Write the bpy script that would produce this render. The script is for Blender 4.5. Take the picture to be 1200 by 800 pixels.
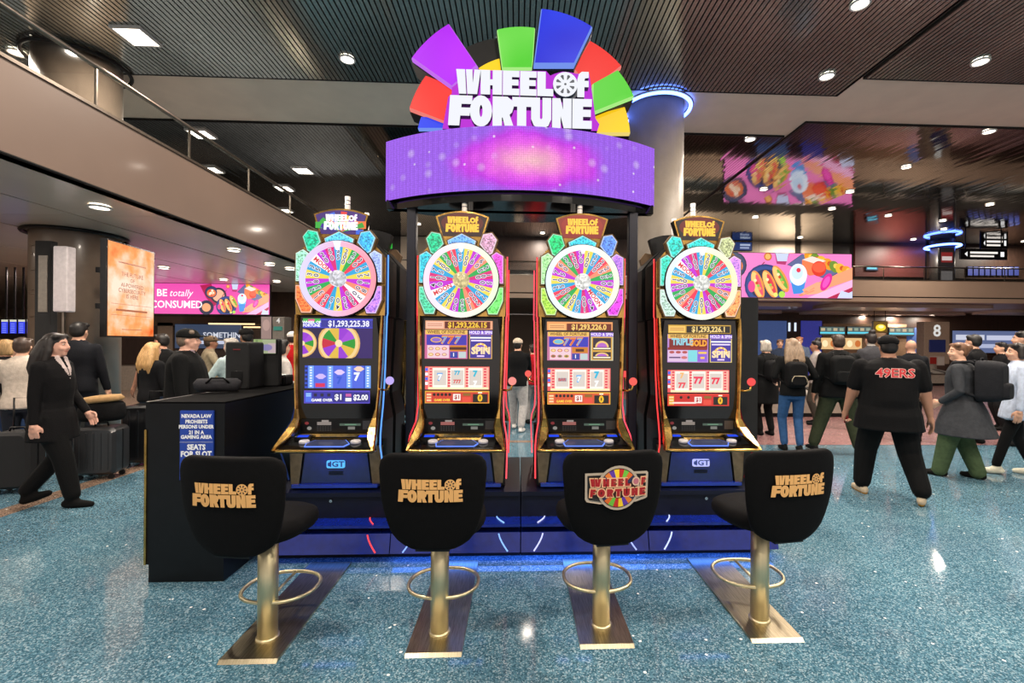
import bpy, bmesh, math, random
import numpy as np
from mathutils import Vector, Matrix, Quaternion
from mathutils.bvhtree import BVHTree
R = random.Random(7)
PI = math.pi
for o in list(bpy.data.objects): bpy.data.objects.remove(o)
S = bpy.context.scene
COL = S.collection

# ------------------------------------------------------------------ camera
F, PX, PY, CH = 533.0, 629.0, 402.0, 1.65
YAW, ROLL = math.radians(2.4), 0.0071
_fw = Vector((math.sin(YAW), math.cos(YAW), 0)); _rt = Vector((math.cos(YAW), -math.sin(YAW), 0)); _up = Vector((0, 0, 1))
CR = _rt * math.cos(ROLL) + _up * math.sin(ROLL)
CU = _up * math.cos(ROLL) - _rt * math.sin(ROLL)
CAM = Vector((0, 0, CH))
cd = bpy.data.cameras.new('camera'); co = bpy.data.objects.new('camera', cd); COL.objects.link(co)
cd.sensor_width = 36.0; cd.lens = F / 1200 * 36.0
cd.shift_x = (600 - PX) / 1200; cd.shift_y = (PY - 400) / 1200
cd.clip_end = 200
m3 = Matrix((CR, CU, -_fw)).transposed()
co.matrix_world = Matrix.Translation(CAM) @ m3.to_4x4()
S.camera = co

# ------------------------------------------------------------------ world, exposure
w = bpy.data.worlds.new('World'); S.world = w; w.use_nodes = True
w.node_tree.nodes['Background'].inputs[0].default_value = (1.0, 0.86, 0.78, 1)
w.node_tree.nodes['Background'].inputs[1].default_value = 0.85
S.view_settings.view_transform = 'Standard'; S.view_settings.look = 'None'
S.view_settings.exposure = 0.0; S.view_settings.gamma = 1.0
S.view_settings.use_curve_mapping = False
LAMP = 0.62          # common factor of the hall's downlights

# ------------------------------------------------------------------ pixel -> place
def ray(u, v):
    return (_fw + CR * ((u - PX) / F) - CU * ((v - PY) / F))
def P(u, v, Y):
    d = ray(u, v); return CAM + d * (Y / d.y)
def G(u, v, z=0.0):
    d = ray(u, v); return CAM + d * ((z - CH) / d.z)
def PXc(u, v, X):
    d = ray(u, v); return CAM + d * (X / d.x)

# ------------------------------------------------------------------ colour / materials
def lin(c):
    if isinstance(c, str): c = tuple(int(c[i:i + 2], 16) / 255 for i in (0, 2, 4))
    return tuple(x / 12.92 if x <= .04045 else ((x + .055) / 1.055) ** 2.4 for x in c[:3])
MATS = {}
def mat(name, col, rough=.5, metal=0., emit=None, es=0., var=.12, scale=18., coat=0., bump=0., bscale=60., spec=.5, stretch=(1, 1, 1), cr=.1):
    if name in MATS: return MATS[name]
    m = bpy.data.materials.new(name); m.use_nodes = True; MATS[name] = m
    nt = m.node_tree; b = nt.nodes['Principled BSDF']; L = nt.links
    tc = nt.nodes.new('ShaderNodeTexCoord'); mp = nt.nodes.new('ShaderNodeMapping'); mp.inputs['Scale'].default_value = stretch
    L.new(tc.outputs['Object'], mp.inputs['Vector'])
    nz = nt.nodes.new('ShaderNodeTexNoise'); nz.inputs['Scale'].default_value = scale; nz.inputs['Detail'].default_value = 3
    L.new(mp.outputs[0], nz.inputs['Vector'])
    c = lin(col); rp = nt.nodes.new('ShaderNodeValToRGB')
    rp.color_ramp.elements[0].position = .3; rp.color_ramp.elements[1].position = .7
    rp.color_ramp.elements[0].color = (*[x * (1 - var) for x in c], 1); rp.color_ramp.elements[1].color = (*[min(1, x * (1 + var)) for x in c], 1)
    L.new(nz.outputs[0], rp.inputs[0]); L.new(rp.outputs[0], b.inputs['Base Color'])
    b.inputs['Roughness'].default_value = rough; b.inputs['Metallic'].default_value = metal
    b.inputs['Specular IOR Level'].default_value = spec
    b.inputs['Coat Weight'].default_value = coat; b.inputs['Coat Roughness'].default_value = cr
    if bump:
        n2 = nt.nodes.new('ShaderNodeTexNoise'); n2.inputs['Scale'].default_value = bscale; n2.inputs['Detail'].default_value = 2
        L.new(mp.outputs[0], n2.inputs['Vector'])
        bp = nt.nodes.new('ShaderNodeBump'); bp.inputs['Strength'].default_value = bump; bp.inputs['Distance'].default_value = .01
        L.new(n2.outputs[0], bp.inputs['Height']); L.new(bp.outputs[0], b.inputs['Normal'])
    if emit:
        b.inputs['Emission Color'].default_value = (*lin(emit), 1); b.inputs['Emission Strength'].default_value = es
    return m
def glow(name, col, es, sample=True):
    if name in MATS: return MATS[name]
    m = bpy.data.materials.new(name); m.use_nodes = True; MATS[name] = m
    nt = m.node_tree; nt.nodes.clear(); o = nt.nodes.new('ShaderNodeOutputMaterial'); e = nt.nodes.new('ShaderNodeEmission')
    e.inputs[0].default_value = (*lin(col), 1); e.inputs[1].default_value = es; nt.links.new(e.outputs[0], o.inputs[0])
    if not sample: m.cycles.emission_sampling = 'NONE'
    return m
def printed(name, es=0., rough=.5, glitter=0., gscale=120.):
    """flat print: colour comes from the mesh's 'Col' attribute; es>0 = lit screen"""
    if name in MATS: return MATS[name]
    m = bpy.data.materials.new(name); m.use_nodes = True; MATS[name] = m
    nt = m.node_tree; b = nt.nodes['Principled BSDF']; L = nt.links
    a = nt.nodes.new('ShaderNodeVertexColor'); a.layer_name = 'Col'
    src = a.outputs[0]
    if glitter:
        tc = nt.nodes.new('ShaderNodeTexCoord'); v = nt.nodes.new('ShaderNodeTexVoronoi'); v.inputs['Scale'].default_value = gscale
        L.new(tc.outputs['Object'], v.inputs['Vector'])
        sp = nt.nodes.new('ShaderNodeSeparateColor'); L.new(v.outputs['Color'], sp.inputs[0])
        rp = nt.nodes.new('ShaderNodeValToRGB'); rp.color_ramp.elements[0].color = (.45, .45, .45, 1); rp.color_ramp.elements[1].color = (1 + glitter, 1 + glitter, 1 + glitter, 1)
        L.new(sp.outputs[0], rp.inputs[0])
        mx = nt.nodes.new('ShaderNodeMix'); mx.data_type = 'RGBA'; mx.blend_type = 'MULTIPLY'; mx.inputs['Factor'].default_value = 1
        L.new(src, mx.inputs['A']); L.new(rp.outputs[0], mx.inputs['B']); src = mx.outputs['Result']
    b.inputs['Roughness'].default_value = rough
    if es:
        b.inputs['Base Color'].default_value = (.02, .02, .02, 1)
        L.new(src, b.inputs['Emission Color']); b.inputs['Emission Strength'].default_value = es
        m.cycles.emission_sampling = 'NONE'
    else:
        L.new(src, b.inputs['Base Color'])
    return m

# ------------------------------------------------------------------ mesh builder
class MB:
    def __init__(s): s.v = []; s.f = []; s.mi = []; s.c = []; s.sm = []; s.T = None
    def add(s, vs, fs, m=0, c=(1, 1, 1), sm=False):
        n = len(s.v)
        if s.T is not None: vs = [tuple(s.T @ Vector(p)) for p in vs]
        s.v.extend(tuple(p) for p in vs)
        for f in fs:
            s.f.append(tuple(i + n for i in f)); s.mi.append(m); s.c.append(c); s.sm.append(sm)
        return s
    def box(s, x0, x1, y0, y1, z0, z1, m=0, c=(1, 1, 1)):
        vs = [(x, y, z) for z in (z0, z1) for y in (y0, y1) for x in (x0, x1)]
        return s.add(vs, [(0, 2, 3, 1), (4, 5, 7, 6), (0, 1, 5, 4), (2, 6, 7, 3), (0, 4, 6, 2), (1, 3, 7, 5)], m, c)
    def rbox(s, x0, x1, y0, y1, z0, z1, r=.02, m=0, c=(1, 1, 1), seg=3):
        """box with rounded vertical-plane (xz) corners and small chamfer in y"""
        pts = rrect(x0, x1, z0, z1, r, seg); e = min(r * .5, (y1 - y0) * .3)
        cx, cz = (x0 + x1) / 2, (z0 + z1) / 2
        def ins(p, d): return (p[0] + (d if p[0] < cx else -d), p[1] + (d if p[1] < cz else -d))
        rings = [[(*ins(p, e),) for p in pts], pts, pts, [(*ins(p, e),) for p in pts]]
        ys = [y0, y0 + e, y1 - e, y1]
        return s.loft([[(p[0], y, p[1]) for p in rg] for rg, y in zip(rings, ys)], m, c, sm=False)
    def loft(s, rings, m=0, c=(1, 1, 1), sm=True, cap=True, close=True):
        n = len(rings[0]); vs = [p for r in rings for p in r]; fs = []
        for k in range(len(rings) - 1):
            for i in range(n if close else n - 1):
                j = (i + 1) % n
                fs.append((k * n + i, k * n + j, (k + 1) * n + j, (k + 1) * n + i))
        s.add(vs, fs, m, c, sm)
        if cap and close:
            b = len(s.v) - len(vs)
            for f in (tuple(range(n))[::-1], tuple((len(rings) - 1) * n + i for i in range(n))):
                s.f.append(tuple(i + b for i in f)); s.mi.append(m); s.c.append(c); s.sm.append(False)
        return s
    def tube(s, path, r, seg=8, m=0, c=(1, 1, 1), closed=False):
        path = [Vector(p) for p in path]; n = len(path); rs = r if isinstance(r, (list, tuple)) else [r] * n
        rings = []; up = None
        for i in range(n):
            if closed: t = path[(i + 1) % n] - path[i - 1]
            else: t = path[min(i + 1, n - 1)] - path[max(i - 1, 0)]
            t.normalize()
            if up is None:
                up = Vector((0, 0, 1)) if abs(t.z) < .9 else Vector((1, 0, 0))
            a = t.cross(up).normalized(); up = a.cross(t).normalized()
            rings.append([tuple(path[i] + (a * math.cos(2 * PI * k / seg) + up * math.sin(2 * PI * k / seg)) * rs[i]) for k in range(seg)])
        if closed: rings.append(rings[0])
        return s.loft(rings, m, c, True, cap=not closed)
    def cyl(s, p0, p1, r0, r1=None, seg=24, m=0, c=(1, 1, 1)):
        return s.tube([p0, p1], [r0, r0 if r1 is None else r1], seg, m, c)
    def lathe(s, prof, center=(0, 0, 0), seg=32, m=0, c=(1, 1, 1), axis='z'):
        rings = []
        for r, h in prof:
            rg = []
            for k in range(seg):
                a = 2 * PI * k / seg
                p = (r * math.cos(a), r * math.sin(a), h) if axis == 'z' else (r * math.cos(a), -h, r * math.sin(a))
                rg.append((p[0] + center[0], p[1] + center[1], p[2] + center[2]))
            rings.append(rg)
        return s.loft(rings, m, c, True)
    def prism(s, pts, y0, y1, m=0, c=(1, 1, 1), ms=None, cs=None):
        """polygon in the xz plane extruded from y0 (front, toward -y) to y1"""
        n = len(pts)
        s.add([(p[0], y0, p[1]) for p in pts], [tuple(range(n))[::-1] if area(pts) < 0 else tuple(range(n))], m, c)
        a = [(p[0], y0, p[1]) for p in pts] + [(p[0], y1, p[1]) for p in pts]
        fs = [(i, (i + 1) % n, n + (i + 1) % n, n + i) for i in range(n)]
        s.add(a, fs, m if ms is None else ms, c if cs is None else cs)
        s.add([(p[0], y1, p[1]) for p in pts], [tuple(range(n))], m if ms is None else ms, c if cs is None else cs)
        return s
    def flat(s, pts, y, c=(1, 1, 1), m=0):
        """flat polygon facing -y"""
        return s.add([(p[0], y, p[1]) for p in pts], [tuple(range(len(pts)))] if area(pts) > 0 else [tuple(range(len(pts)))[::-1]], m, c)
    def rect(s, x0, x1, z0, z1, y, c=(1, 1, 1), m=0):
        return s.flat([(x0, z0), (x1, z0), (x1, z1), (x0, z1)], y, c, m)
    def ell(s, cx, cz, rx, rz, y, c=(1, 1, 1), m=0, n=20, rot=0., a0=0., a1=2 * PI):
        pts = []
        for k in range(n + (0 if a1 - a0 > 6.28 else 1)):
            a = a0 + (a1 - a0) * k / n; x, z = rx * math.cos(a), rz * math.sin(a)
            pts.append((cx + x * math.cos(rot) - z * math.sin(rot), cz + x * math.sin(rot) + z * math.cos(rot)))
        return s.flat(pts, y, c, m)
    def sphere(s, c0, r, seg=16, rg=10, m=0, c=(1, 1, 1), rot=None):
        rx, ry, rz = (r, r, r) if not isinstance(r, (tuple, list)) else r
        rings = []
        for i in range(rg + 1):
            th = PI * (i + .02 if i == 0 else (i - .02 if i == rg else i)) / rg
            ring = []
            for k in range(seg):
                a = 2 * PI * k / seg
                p = Vector((rx * math.sin(th) * math.cos(a), ry * math.sin(th) * math.sin(a), -rz * math.cos(th)))
                if rot is not None: p = rot @ p
                ring.append((p[0] + c0[0], p[1] + c0[1], p[2] + c0[2]))
            rings.append(ring)
        return s.loft(rings, m, c, True)
    def text(s, t, x, z, size, y, c=(1, 1, 1), m=0, bold=0., sx=1., align='C', rot=0., depth=0., shear=0.):
        vs, fs = text_mesh(t, bold, depth, shear)
        if not vs: return s
        xs = [p[0] for p in vs]; wd = max(xs) - min(xs); x0 = min(xs)
        off = {'C': -wd / 2 - x0, 'L': -x0, 'R': -wd - x0}[align]
        ca, sa = math.cos(rot), math.sin(rot); out = []
        for p in vs:
            px, pz = (p[0] + off) * size * sx, p[1] * size
            out.append((x + px * ca - pz * sa, y - p[2] * size, z + px * sa + pz * ca))
        return s.add(out, fs, m, c)
    def shift(s, dx, dy, dz):
        s.v = [(a + dx, b + dy, c + dz) for a, b, c in s.v]; return s
    def mesh(s, name, mats):
        me = bpy.data.meshes.new(name); me.from_pydata(s.v, [], s.f)
        if not isinstance(mats, (list, tuple)): mats = [mats]
        for m in mats: me.materials.append(m)
        me.polygons.foreach_set('material_index', s.mi); me.polygons.foreach_set('use_smooth', s.sm)
        if any(c != (1, 1, 1) for c in s.c):
            ca = me.color_attributes.new('Col', 'FLOAT_COLOR', 'CORNER'); arr = []
            for f, c in zip(s.f, s.c):
                l = (*lin(c), 1.0)
                for _ in f: arr.extend(l)
            ca.data.foreach_set('color', arr)
        me.update(); return me
    def build(s, name, mats, parent=None, loc=None, rz=0., fix=True):
        me = s.mesh(name, mats)
        if fix:
            b = bmesh.new(); b.from_mesh(me)
            bmesh.ops.recalc_face_normals(b, faces=b.faces); b.to_mesh(me); b.free()
        o = bpy.data.objects.new(name, me); COL.objects.link(o)
        if parent is not None: o.parent = parent
        if loc is not None: o.location = loc
        if rz: o.rotation_euler = (0, 0, rz)
        return o
def area(p): return sum(p[i][0] * p[(i + 1) % len(p)][1] - p[(i + 1) % len(p)][0] * p[i][1] for i in range(len(p))) / 2
def rrect(x0, x1, z0, z1, r, seg=4):
    pts = []
    for cx, cz, a in ((x1 - r, z0 + r, -PI / 2), (x1 - r, z1 - r, 0), (x0 + r, z1 - r, PI / 2), (x0 + r, z0 + r, PI)):
        for k in range(seg + 1):
            t = a + PI / 2 * k / seg; pts.append((cx + r * math.cos(t), cz + r * math.sin(t)))
    return pts
_TX = {}
def text_mesh(t, bold=0., depth=0., shear=0.):
    key = (t, bold, depth, shear)
    if key in _TX: return _TX[key]
    cu = bpy.data.curves.new('t', 'FONT'); cu.body = t; cu.size = 1; cu.offset = bold; cu.extrude = depth; cu.shear = shear
    cu.resolution_u = 2; cu.align_y = 'CENTER'
    ob = bpy.data.objects.new('t', cu); COL.objects.link(ob)
    me = bpy.data.meshes.new_from_object(ob.evaluated_get(bpy.context.evaluated_depsgraph_get()))
    r = ([tuple(v.co) for v in me.vertices], [tuple(p.vertices) for p in me.polygons])
    bpy.data.objects.remove(ob); bpy.data.curves.remove(cu); bpy.data.meshes.remove(me)
    _TX[key] = r; return r
def empty(name, loc, rz=0., parent=None):
    o = bpy.data.objects.new(name, None); COL.objects.link(o); o.location = loc; o.rotation_euler = (0, 0, rz); o.empty_display_size = .1
    if parent: o.parent = parent
    return o
def tag(o, label=None, cat=None, group=None, kind=None):
    if label: o['label'] = label
    if cat: o['category'] = cat
    if group: o['group'] = group
    if kind: o['kind'] = kind
    return o
def copy_tree(o, parent=None):
    c = o.copy(); COL.objects.link(c); c.parent = parent
    for ch in list(o.children): copy_tree(ch, c)
    return c
def disk_lamp(name, loc, power, size, col=(1, .87, .74), rot=(0, 0, 0), parent=None, spread=PI, shape='DISK', sy=None):
    l = bpy.data.lights.new(name, 'AREA'); l.shape = shape; l.size = size; l.energy = power; l.color = col; l.spread = spread
    if sy: l.size_y = sy
    o = bpy.data.objects.new(name, l); COL.objects.link(o); o.location = loc; o.rotation_euler = rot
    if parent: o.parent = parent
    return o

# shared materials
M_BLACK = mat('black_plastic', '0b0c0e', .4, var=.3, spec=.3)
M_GLOSS = mat('gloss_black', '07080a', .12, var=.2, coat=.5)
M_MATTE = mat('matte_black', '0c0d0f', .75, var=.3, bump=.2, bscale=200)
M_GOLD = mat('polished_gold', 'c9a15a', .22, 1., var=.45, scale=9, bump=.25, bscale=14)
M_BRASS = mat('satin_brass', 'd6cba6', .42, 1., var=.12, scale=30, stretch=(1, 1, .1))
M_WHITE = mat('white_plastic', 'd8d8d6', .4, var=.05)
M_CHROME = mat('chrome', 'b9bcc2', .2, 1., var=.05)
SCREEN = printed('lit_screen', 1.15)
SCREENB = printed('bright_screen', 1.3)
PRINT = printed('flat_print', 0., .6)
# ================================================================== SETTING
HC = 6.25            # slatted ceiling
ZS, ZF = 3.40, 4.27  # underside and top of the mezzanine edge
XL, YB = -4.80, 17.6 # mezzanine edge on the left / at the back

def terrazzo(name, pal, chips=140., flake=.9945, rough=.07):
    m = bpy.data.materials.new(name); m.use_nodes = True
    nt = m.node_tree; b = nt.nodes['Principled BSDF']; L = nt.links
    tc = nt.nodes.new('ShaderNodeTexCoord')
    v = nt.nodes.new('ShaderNodeTexVoronoi'); v.inputs['Scale'].default_value = chips; L.new(tc.outputs['Object'], v.inputs['Vector'])
    sp = nt.nodes.new('ShaderNodeSeparateColor'); L.new(v.outputs['Color'], sp.inputs[0])
    rp = nt.nodes.new('ShaderNodeValToRGB'); e = rp.color_ramp.elements; rp.color_ramp.interpolation = 'CONSTANT'
    e[0].position = 0; e[0].color = (*lin(pal[0]), 1); e[1].position = .3; e[1].color = (*lin(pal[1]), 1)
    for pos, c in ((.62, pal[2]), (.84, pal[3])):
        k = e.new(pos); k.color = (*lin(c), 1)
    L.new(sp.outputs[0], rp.inputs[0])
    n = nt.nodes.new('ShaderNodeTexNoise'); n.inputs['Scale'].default_value = 1.3; n.inputs['Detail'].default_value = 4; L.new(tc.outputs['Object'], n.inputs['Vector'])
    r2 = nt.nodes.new('ShaderNodeValToRGB'); r2.color_ramp.elements[0].position = .3; r2.color_ramp.elements[0].color = (.78, .8, .84, 1); r2.color_ramp.elements[1].position = .7; r2.color_ramp.elements[1].color = (1.1, 1.08, 1.06, 1)
    L.new(n.outputs[0], r2.inputs[0])
    mx = nt.nodes.new('ShaderNodeMix'); mx.data_type = 'RGBA'; mx.blend_type = 'MULTIPLY'; mx.inputs['Factor'].default_value = 1
    L.new(rp.outputs[0], mx.inputs['A']); L.new(r2.outputs[0], mx.inputs['B'])
    v2 = nt.nodes.new('ShaderNodeTexVoronoi'); v2.inputs['Scale'].default_value = 42; L.new(tc.outputs['Object'], v2.inputs['Vector'])
    s2 = nt.nodes.new('ShaderNodeSeparateColor'); L.new(v2.outputs['Color'], s2.inputs[0])
    gt = nt.nodes.new('ShaderNodeMath'); gt.operation = 'GREATER_THAN'; gt.inputs[1].default_value = flake; L.new(s2.outputs[1], gt.inputs[0])
    lt = nt.nodes.new('ShaderNodeMath'); lt.operation = 'LESS_THAN'; lt.inputs[1].default_value = .35; L.new(v2.outputs['Distance'], lt.inputs[0])
    mu = nt.nodes.new('ShaderNodeMath'); mu.operation = 'MULTIPLY'; L.new(gt.outputs[0], mu.inputs[0]); L.new(lt.outputs[0], mu.inputs[1])
    m2 = nt.nodes.new('ShaderNodeMix'); m2.data_type = 'RGBA'; L.new(mu.outputs[0], m2.inputs['Factor']); L.new(mx.outputs['Result'], m2.inputs['A']); m2.inputs['B'].default_value = (.9, .9, .86, 1)
    L.new(m2.outputs['Result'], b.inputs['Base Color'])
    n3 = nt.nodes.new('ShaderNodeTexNoise'); n3.inputs['Scale'].default_value = 3; L.new(tc.outputs['Object'], n3.inputs['Vector'])
    r3 = nt.nodes.new('ShaderNodeMapRange'); r3.inputs['To Min'].default_value = rough * .8; r3.inputs['To Max'].default_value = rough * 1.5; L.new(n3.outputs[0], r3.inputs['Value'])
    L.new(r3.outputs[0], b.inputs['Roughness']); b.inputs['Specular IOR Level'].default_value = .28
    MATS[name] = m; return m
T_BLUE = terrazzo('blue_terrazzo', ('345666', '486e80', '5f8494', '8aa2ac'))
T_PINK = terrazzo('rose_terrazzo', ('6d4a4b', '8a6263', '9c7672', 'b08f88'), rough=.2)
T_TAN = terrazzo('tan_terrazzo', ('6a5648', '80695a', '8f7868', 'a8937f'), rough=.2)
M_PLAS = mat('beige_plaster', 'e6d8c6', .6, var=.05, scale=2)
M_FASC = mat('fascia_panel', '715f54', .45, var=.04, scale=1.5, coat=.15)
M_SOFF = mat('soffit_panel', 'd0c4b6', .3, var=.05, scale=1.2, coat=.3, cr=.15)
M_DARK = mat('dark_void', '0a0a0b', .9, var=.2)
M_STEEL = mat('brushed_steel', '8d8378', .3, 1., var=.1, scale=12)

def struct(name, mb, m, parent=None, label=None):
    o = mb.build(name, m, parent)
    if parent is None: o['kind'] = 'structure'
    if label: o['label'] = label
    return o
struct('floor', MB().box(-32, 32, -9, 34, -.2, 0), T_BLUE)
struct('floor', MB().add([(3.2, 7.35, .003), (32, 6.9, .003), (32, 34, .003), (3.2, 34, .003)], [(0, 1, 2, 3)]), T_PINK)
struct('floor', MB().box(-31, -7.6, -9, 28, 0, .003), T_TAN)  # tan zone added to warm the light bounced onto the soffit
struct('trim_1', MB().box(-5.0, -4.78, -9, 16.0, 0, .004), T_TAN)
struct('trim_2', MB().box(-1.5, 3.2, 7.55, 7.7, 0, .004), T_TAN)

# upper plaster ceiling and the hung metal slats
struct('ceiling', MB().box(-32, 32, -9, 34, HC + .04, HC + .3), M_PLAS)
SLM = mat('slat_metal', 'b6bab4', .15, .82, var=.2, scale=.5)
SLM2 = mat('mirror_slat_metal', 'b4b2ae', .07, 1., var=.12, scale=.6)
PIT = .078
def slat_panel(i, x0, x1, y0, y1):
    bk = MB().box(x0, x1, y0, y1, HC + .028, HC + .038)
    p = struct('ceiling', bk, M_DARK); p['label'] = 'dark backing with a hung field of metal slats'
    e = MB()
    t = .02
    e.box(x0 - t, x1 + t, y0 - t, y0, HC - .006, HC + .04); e.box(x0 - t, x1 + t, y1, y1 + t, HC - .006, HC + .04)
    e.box(x0 - t, x0, y0, y1, HC - .006, HC + .04); e.box(x1, x1 + t, y0, y1, HC - .006, HC + .04)
    e.build('edge_trim', M_BLACK, p)
    s = MB(); rr = random.Random(31 + i)
    x = x0 + .02
    while x < x1 - PIT:
        qx = (x - x0) / PIT
        tl = (.034 * math.sin(qx * .21) * math.sin(qx * .053 + 1) + rr.gauss(0, .010)) if i < 2 else rr.gauss(0, .009); w_ = .057 if i < 2 else .068; zz = HC
        dz = tl * w_ / 2
        y = y0
        s.add([(x, y0, zz - dz), (x + w_, y0, zz + dz), (x + w_, y0, zz + dz + .02), (x, y0, zz - dz + .02),
               (x, y1, zz - dz), (x + w_, y1, zz + dz), (x + w_, y1, zz + dz + .02), (x, y1, zz - dz + .02)],
              [(0, 1, 5, 4), (1, 2, 6, 5), (2, 3, 7, 6), (3, 0, 4, 7), (0, 3, 2, 1), (4, 5, 6, 7)])
        x += PIT
    o = s.build('slat', SLM if i < 2 else SLM2, p, fix=True); o['kind'] = 'stuff'; o['label'] = 'narrow polished metal ceiling slats'
    return p
slat_panel(0, -26, 5.85, -9, 8.15)
slat_panel(1, 5.95, 30, -9, 7.6)
slat_panel(2, -26, 5.85, 9.85, 20)
slat_panel(3, 5.95, 30, 9.2, 20)

# mezzanine: slab, fascia, soffit panels, glass balustrade
struct('floor', MB().box(-32, XL - .2, -9, 34, ZS + .12, ZS + .22).box(XL - .2, 32, YB + .2, 34, ZS + .12, ZS + .22), mat('upper_floor_carpet', '4a4f54', .8, var=.3, scale=6))
fl = struct('trim_3', MB().box(XL - .22, XL, -9, YB, ZS, ZF), M_FASC)
MB().box(XL - .24, XL + .02, -9, YB, ZF, ZF + .035).build('cap_rail', M_STEEL, fl)
MB().box(XL - .05, XL + .004, -9, YB, ZS - .012, ZS).build('shadow_groove', M_DARK, fl)
M_FASC2 = mat('far_fascia_panel', 'c2a892', .5, var=.04, scale=1.5)
fb = struct('trim_4', MB().box(XL, 31, YB, YB + .22, ZS + .22, ZF), M_FASC2)
MB().box(XL, 31, YB + .03, YB + .25, ZS + .17, ZS + .22).build('shadow_groove', M_DARK, fb)
MB().box(XL, 31, YB - .02, YB + .22, ZS, ZS + .17).build('lower_band', M_FASC2, fb)
MB().box(XL, 31, YB - .02, YB + .24, ZF, ZF + .03).build('cap_rail', M_STEEL, fb)
def glassmat():
    m = bpy.data.materials.new('clear_glass'); m.use_nodes = True; nt = m.node_tree; nt.nodes.clear()
    o = nt.nodes.new('ShaderNodeOutputMaterial'); t = nt.nodes.new('ShaderNodeBsdfTransparent'); g = nt.nodes.new('ShaderNodeBsdfGlossy'); mx = nt.nodes.new('ShaderNodeMixShader'); lw_ = nt.nodes.new('ShaderNodeLayerWeight'); lw_.inputs[0].default_value = .5; pw_ = nt.nodes.new('ShaderNodeMath'); pw_.operation = 'POWER'; pw_.inputs[1].default_value = 4.; nt.links.new(lw_.outputs['Facing'], pw_.inputs[0]); fr = nt.nodes.new('ShaderNodeMath'); fr.operation = 'MULTIPLY_ADD'; fr.inputs[1].default_value = .5; fr.inputs[2].default_value = .035; nt.links.new(pw_.outputs[0], fr.inputs[0])
    t.inputs[0].default_value = (.93, .95, .94, 1); g.inputs['Roughness'].default_value = .03; 
    nt.links.new(fr.outputs[0], mx.inputs[0]); nt.links.new(t.outputs[0], mx.inputs[1]); nt.links.new(g.outputs[0], mx.inputs[2]); nt.links.new(mx.outputs[0], o.inputs[0])
    return m
GLASS = glassmat()
bal = tag(empty('glass_balustrade', (XL - .1, 4, ZF + .035)), 'clear glass balustrade with steel handrail on left mezzanine edge', 'railing')
def bpart(nm, mb, m, root): 
    mb.shift(-root.location.x, -root.location.y, -root.location.z); return mb.build(nm, m, root)
for k in range(13):
    y0 = -2 + k * 1.5
    if y0 + 1.46 > YB: break
    bpart('glass_panel', MB().box(XL - .11, XL - .095, y0, y0 + 1.46, ZF + .035, ZF + .52), GLASS, bal)
    bpart('post', MB().box(XL - .115, XL - .09, y0 + 1.47, y0 + 1.49, ZF + .035, ZF + .52), M_STEEL, bal)
bpart('handrail', MB().tube([(XL - .10, -2, ZF + .55), (XL - .10, YB - .3, ZF + .55)], .03, 10), M_STEEL, bal)
bal2 = tag(empty('glass_balustrade', (9, YB + .1, ZF + .03)), 'clear glass balustrade along the far mezzanine behind the pink screen', 'railing')
for k in range(20):
    x0 = -4 + k * 1.7
    bpart('glass_panel', MB().box(x0, x0 + 1.66, YB + .09, YB + .105, ZF + .03, ZF + .52), GLASS, bal2)
    bpart('post', MB().box(x0 + 1.67, x0 + 1.69, YB + .085, YB + .11, ZF + .03, ZF + .52), M_STEEL, bal2)
bpart('handrail', MB().tube([(-4.7, YB + .1, ZF + .55), (30, YB + .1, ZF + .55)], .03, 10), M_STEEL, bal2)

# soffit under the mezzanine: separate panels with dark joints
sf = struct('ceiling', MB().box(-32, XL - .2, -9, 34, ZS + .06, ZS + .12).box(XL - .2, 32, YB + .2, 34, ZS + .06, ZS + .12), M_DARK)
sp = None
edges = [XL - .02, -6.2, -7.75, -9.6, -11.6, -14, -18, -31]
ys = [-9, -6, -3, 0, 3.3, 6.65, 10, 13.3, 17, 20.5, 24, 34]
for i in range(len(edges) - 1):
    for j in range(len(ys) - 1):
        a, b_ = edges[i + 1] + .022, edges[i] - .022
        y0, y1 = ys[j] + .006, ys[j + 1] - .006
        MB().box(a, b_, y0, y1, ZS, ZS + .06).build('soffit_panel', M_SOFF, sf)
# stepped rounded baffles under the far mezzanine
def baffle(u0, u1, v, Y, dep):
    a = P(u0, v, Y).x; b_ = P(u1, v, Y).x
    pts = rrect(a, b_, Y, Y + dep, .5, 6)
    mb = MB(); n = len(pts)
    mb.loft([[(p[0], p[1], ZS - .10) for p in pts], [(p[0], p[1], ZS + .06) for p in pts]], sm=False)
    mb.build('ceiling_baffle', M_SOFF, sf)
MB().box(XL, 31, YB + .26, 34, ZS + .04, ZS + .06).build('soffit_field', mat('soffit_brown', '8a7665', .4, var=.05), sf)
baffle(868, 946, 357, 19.0, 1.7); baffle(976, 1172, 357, 19.0, 1.7); baffle(830, 921, 366, 23.0, 2.0); baffle(950, 1138, 366, 23.0, 2.0); baffle(1180, 1290, 366, 21.0, 2.0)

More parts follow.
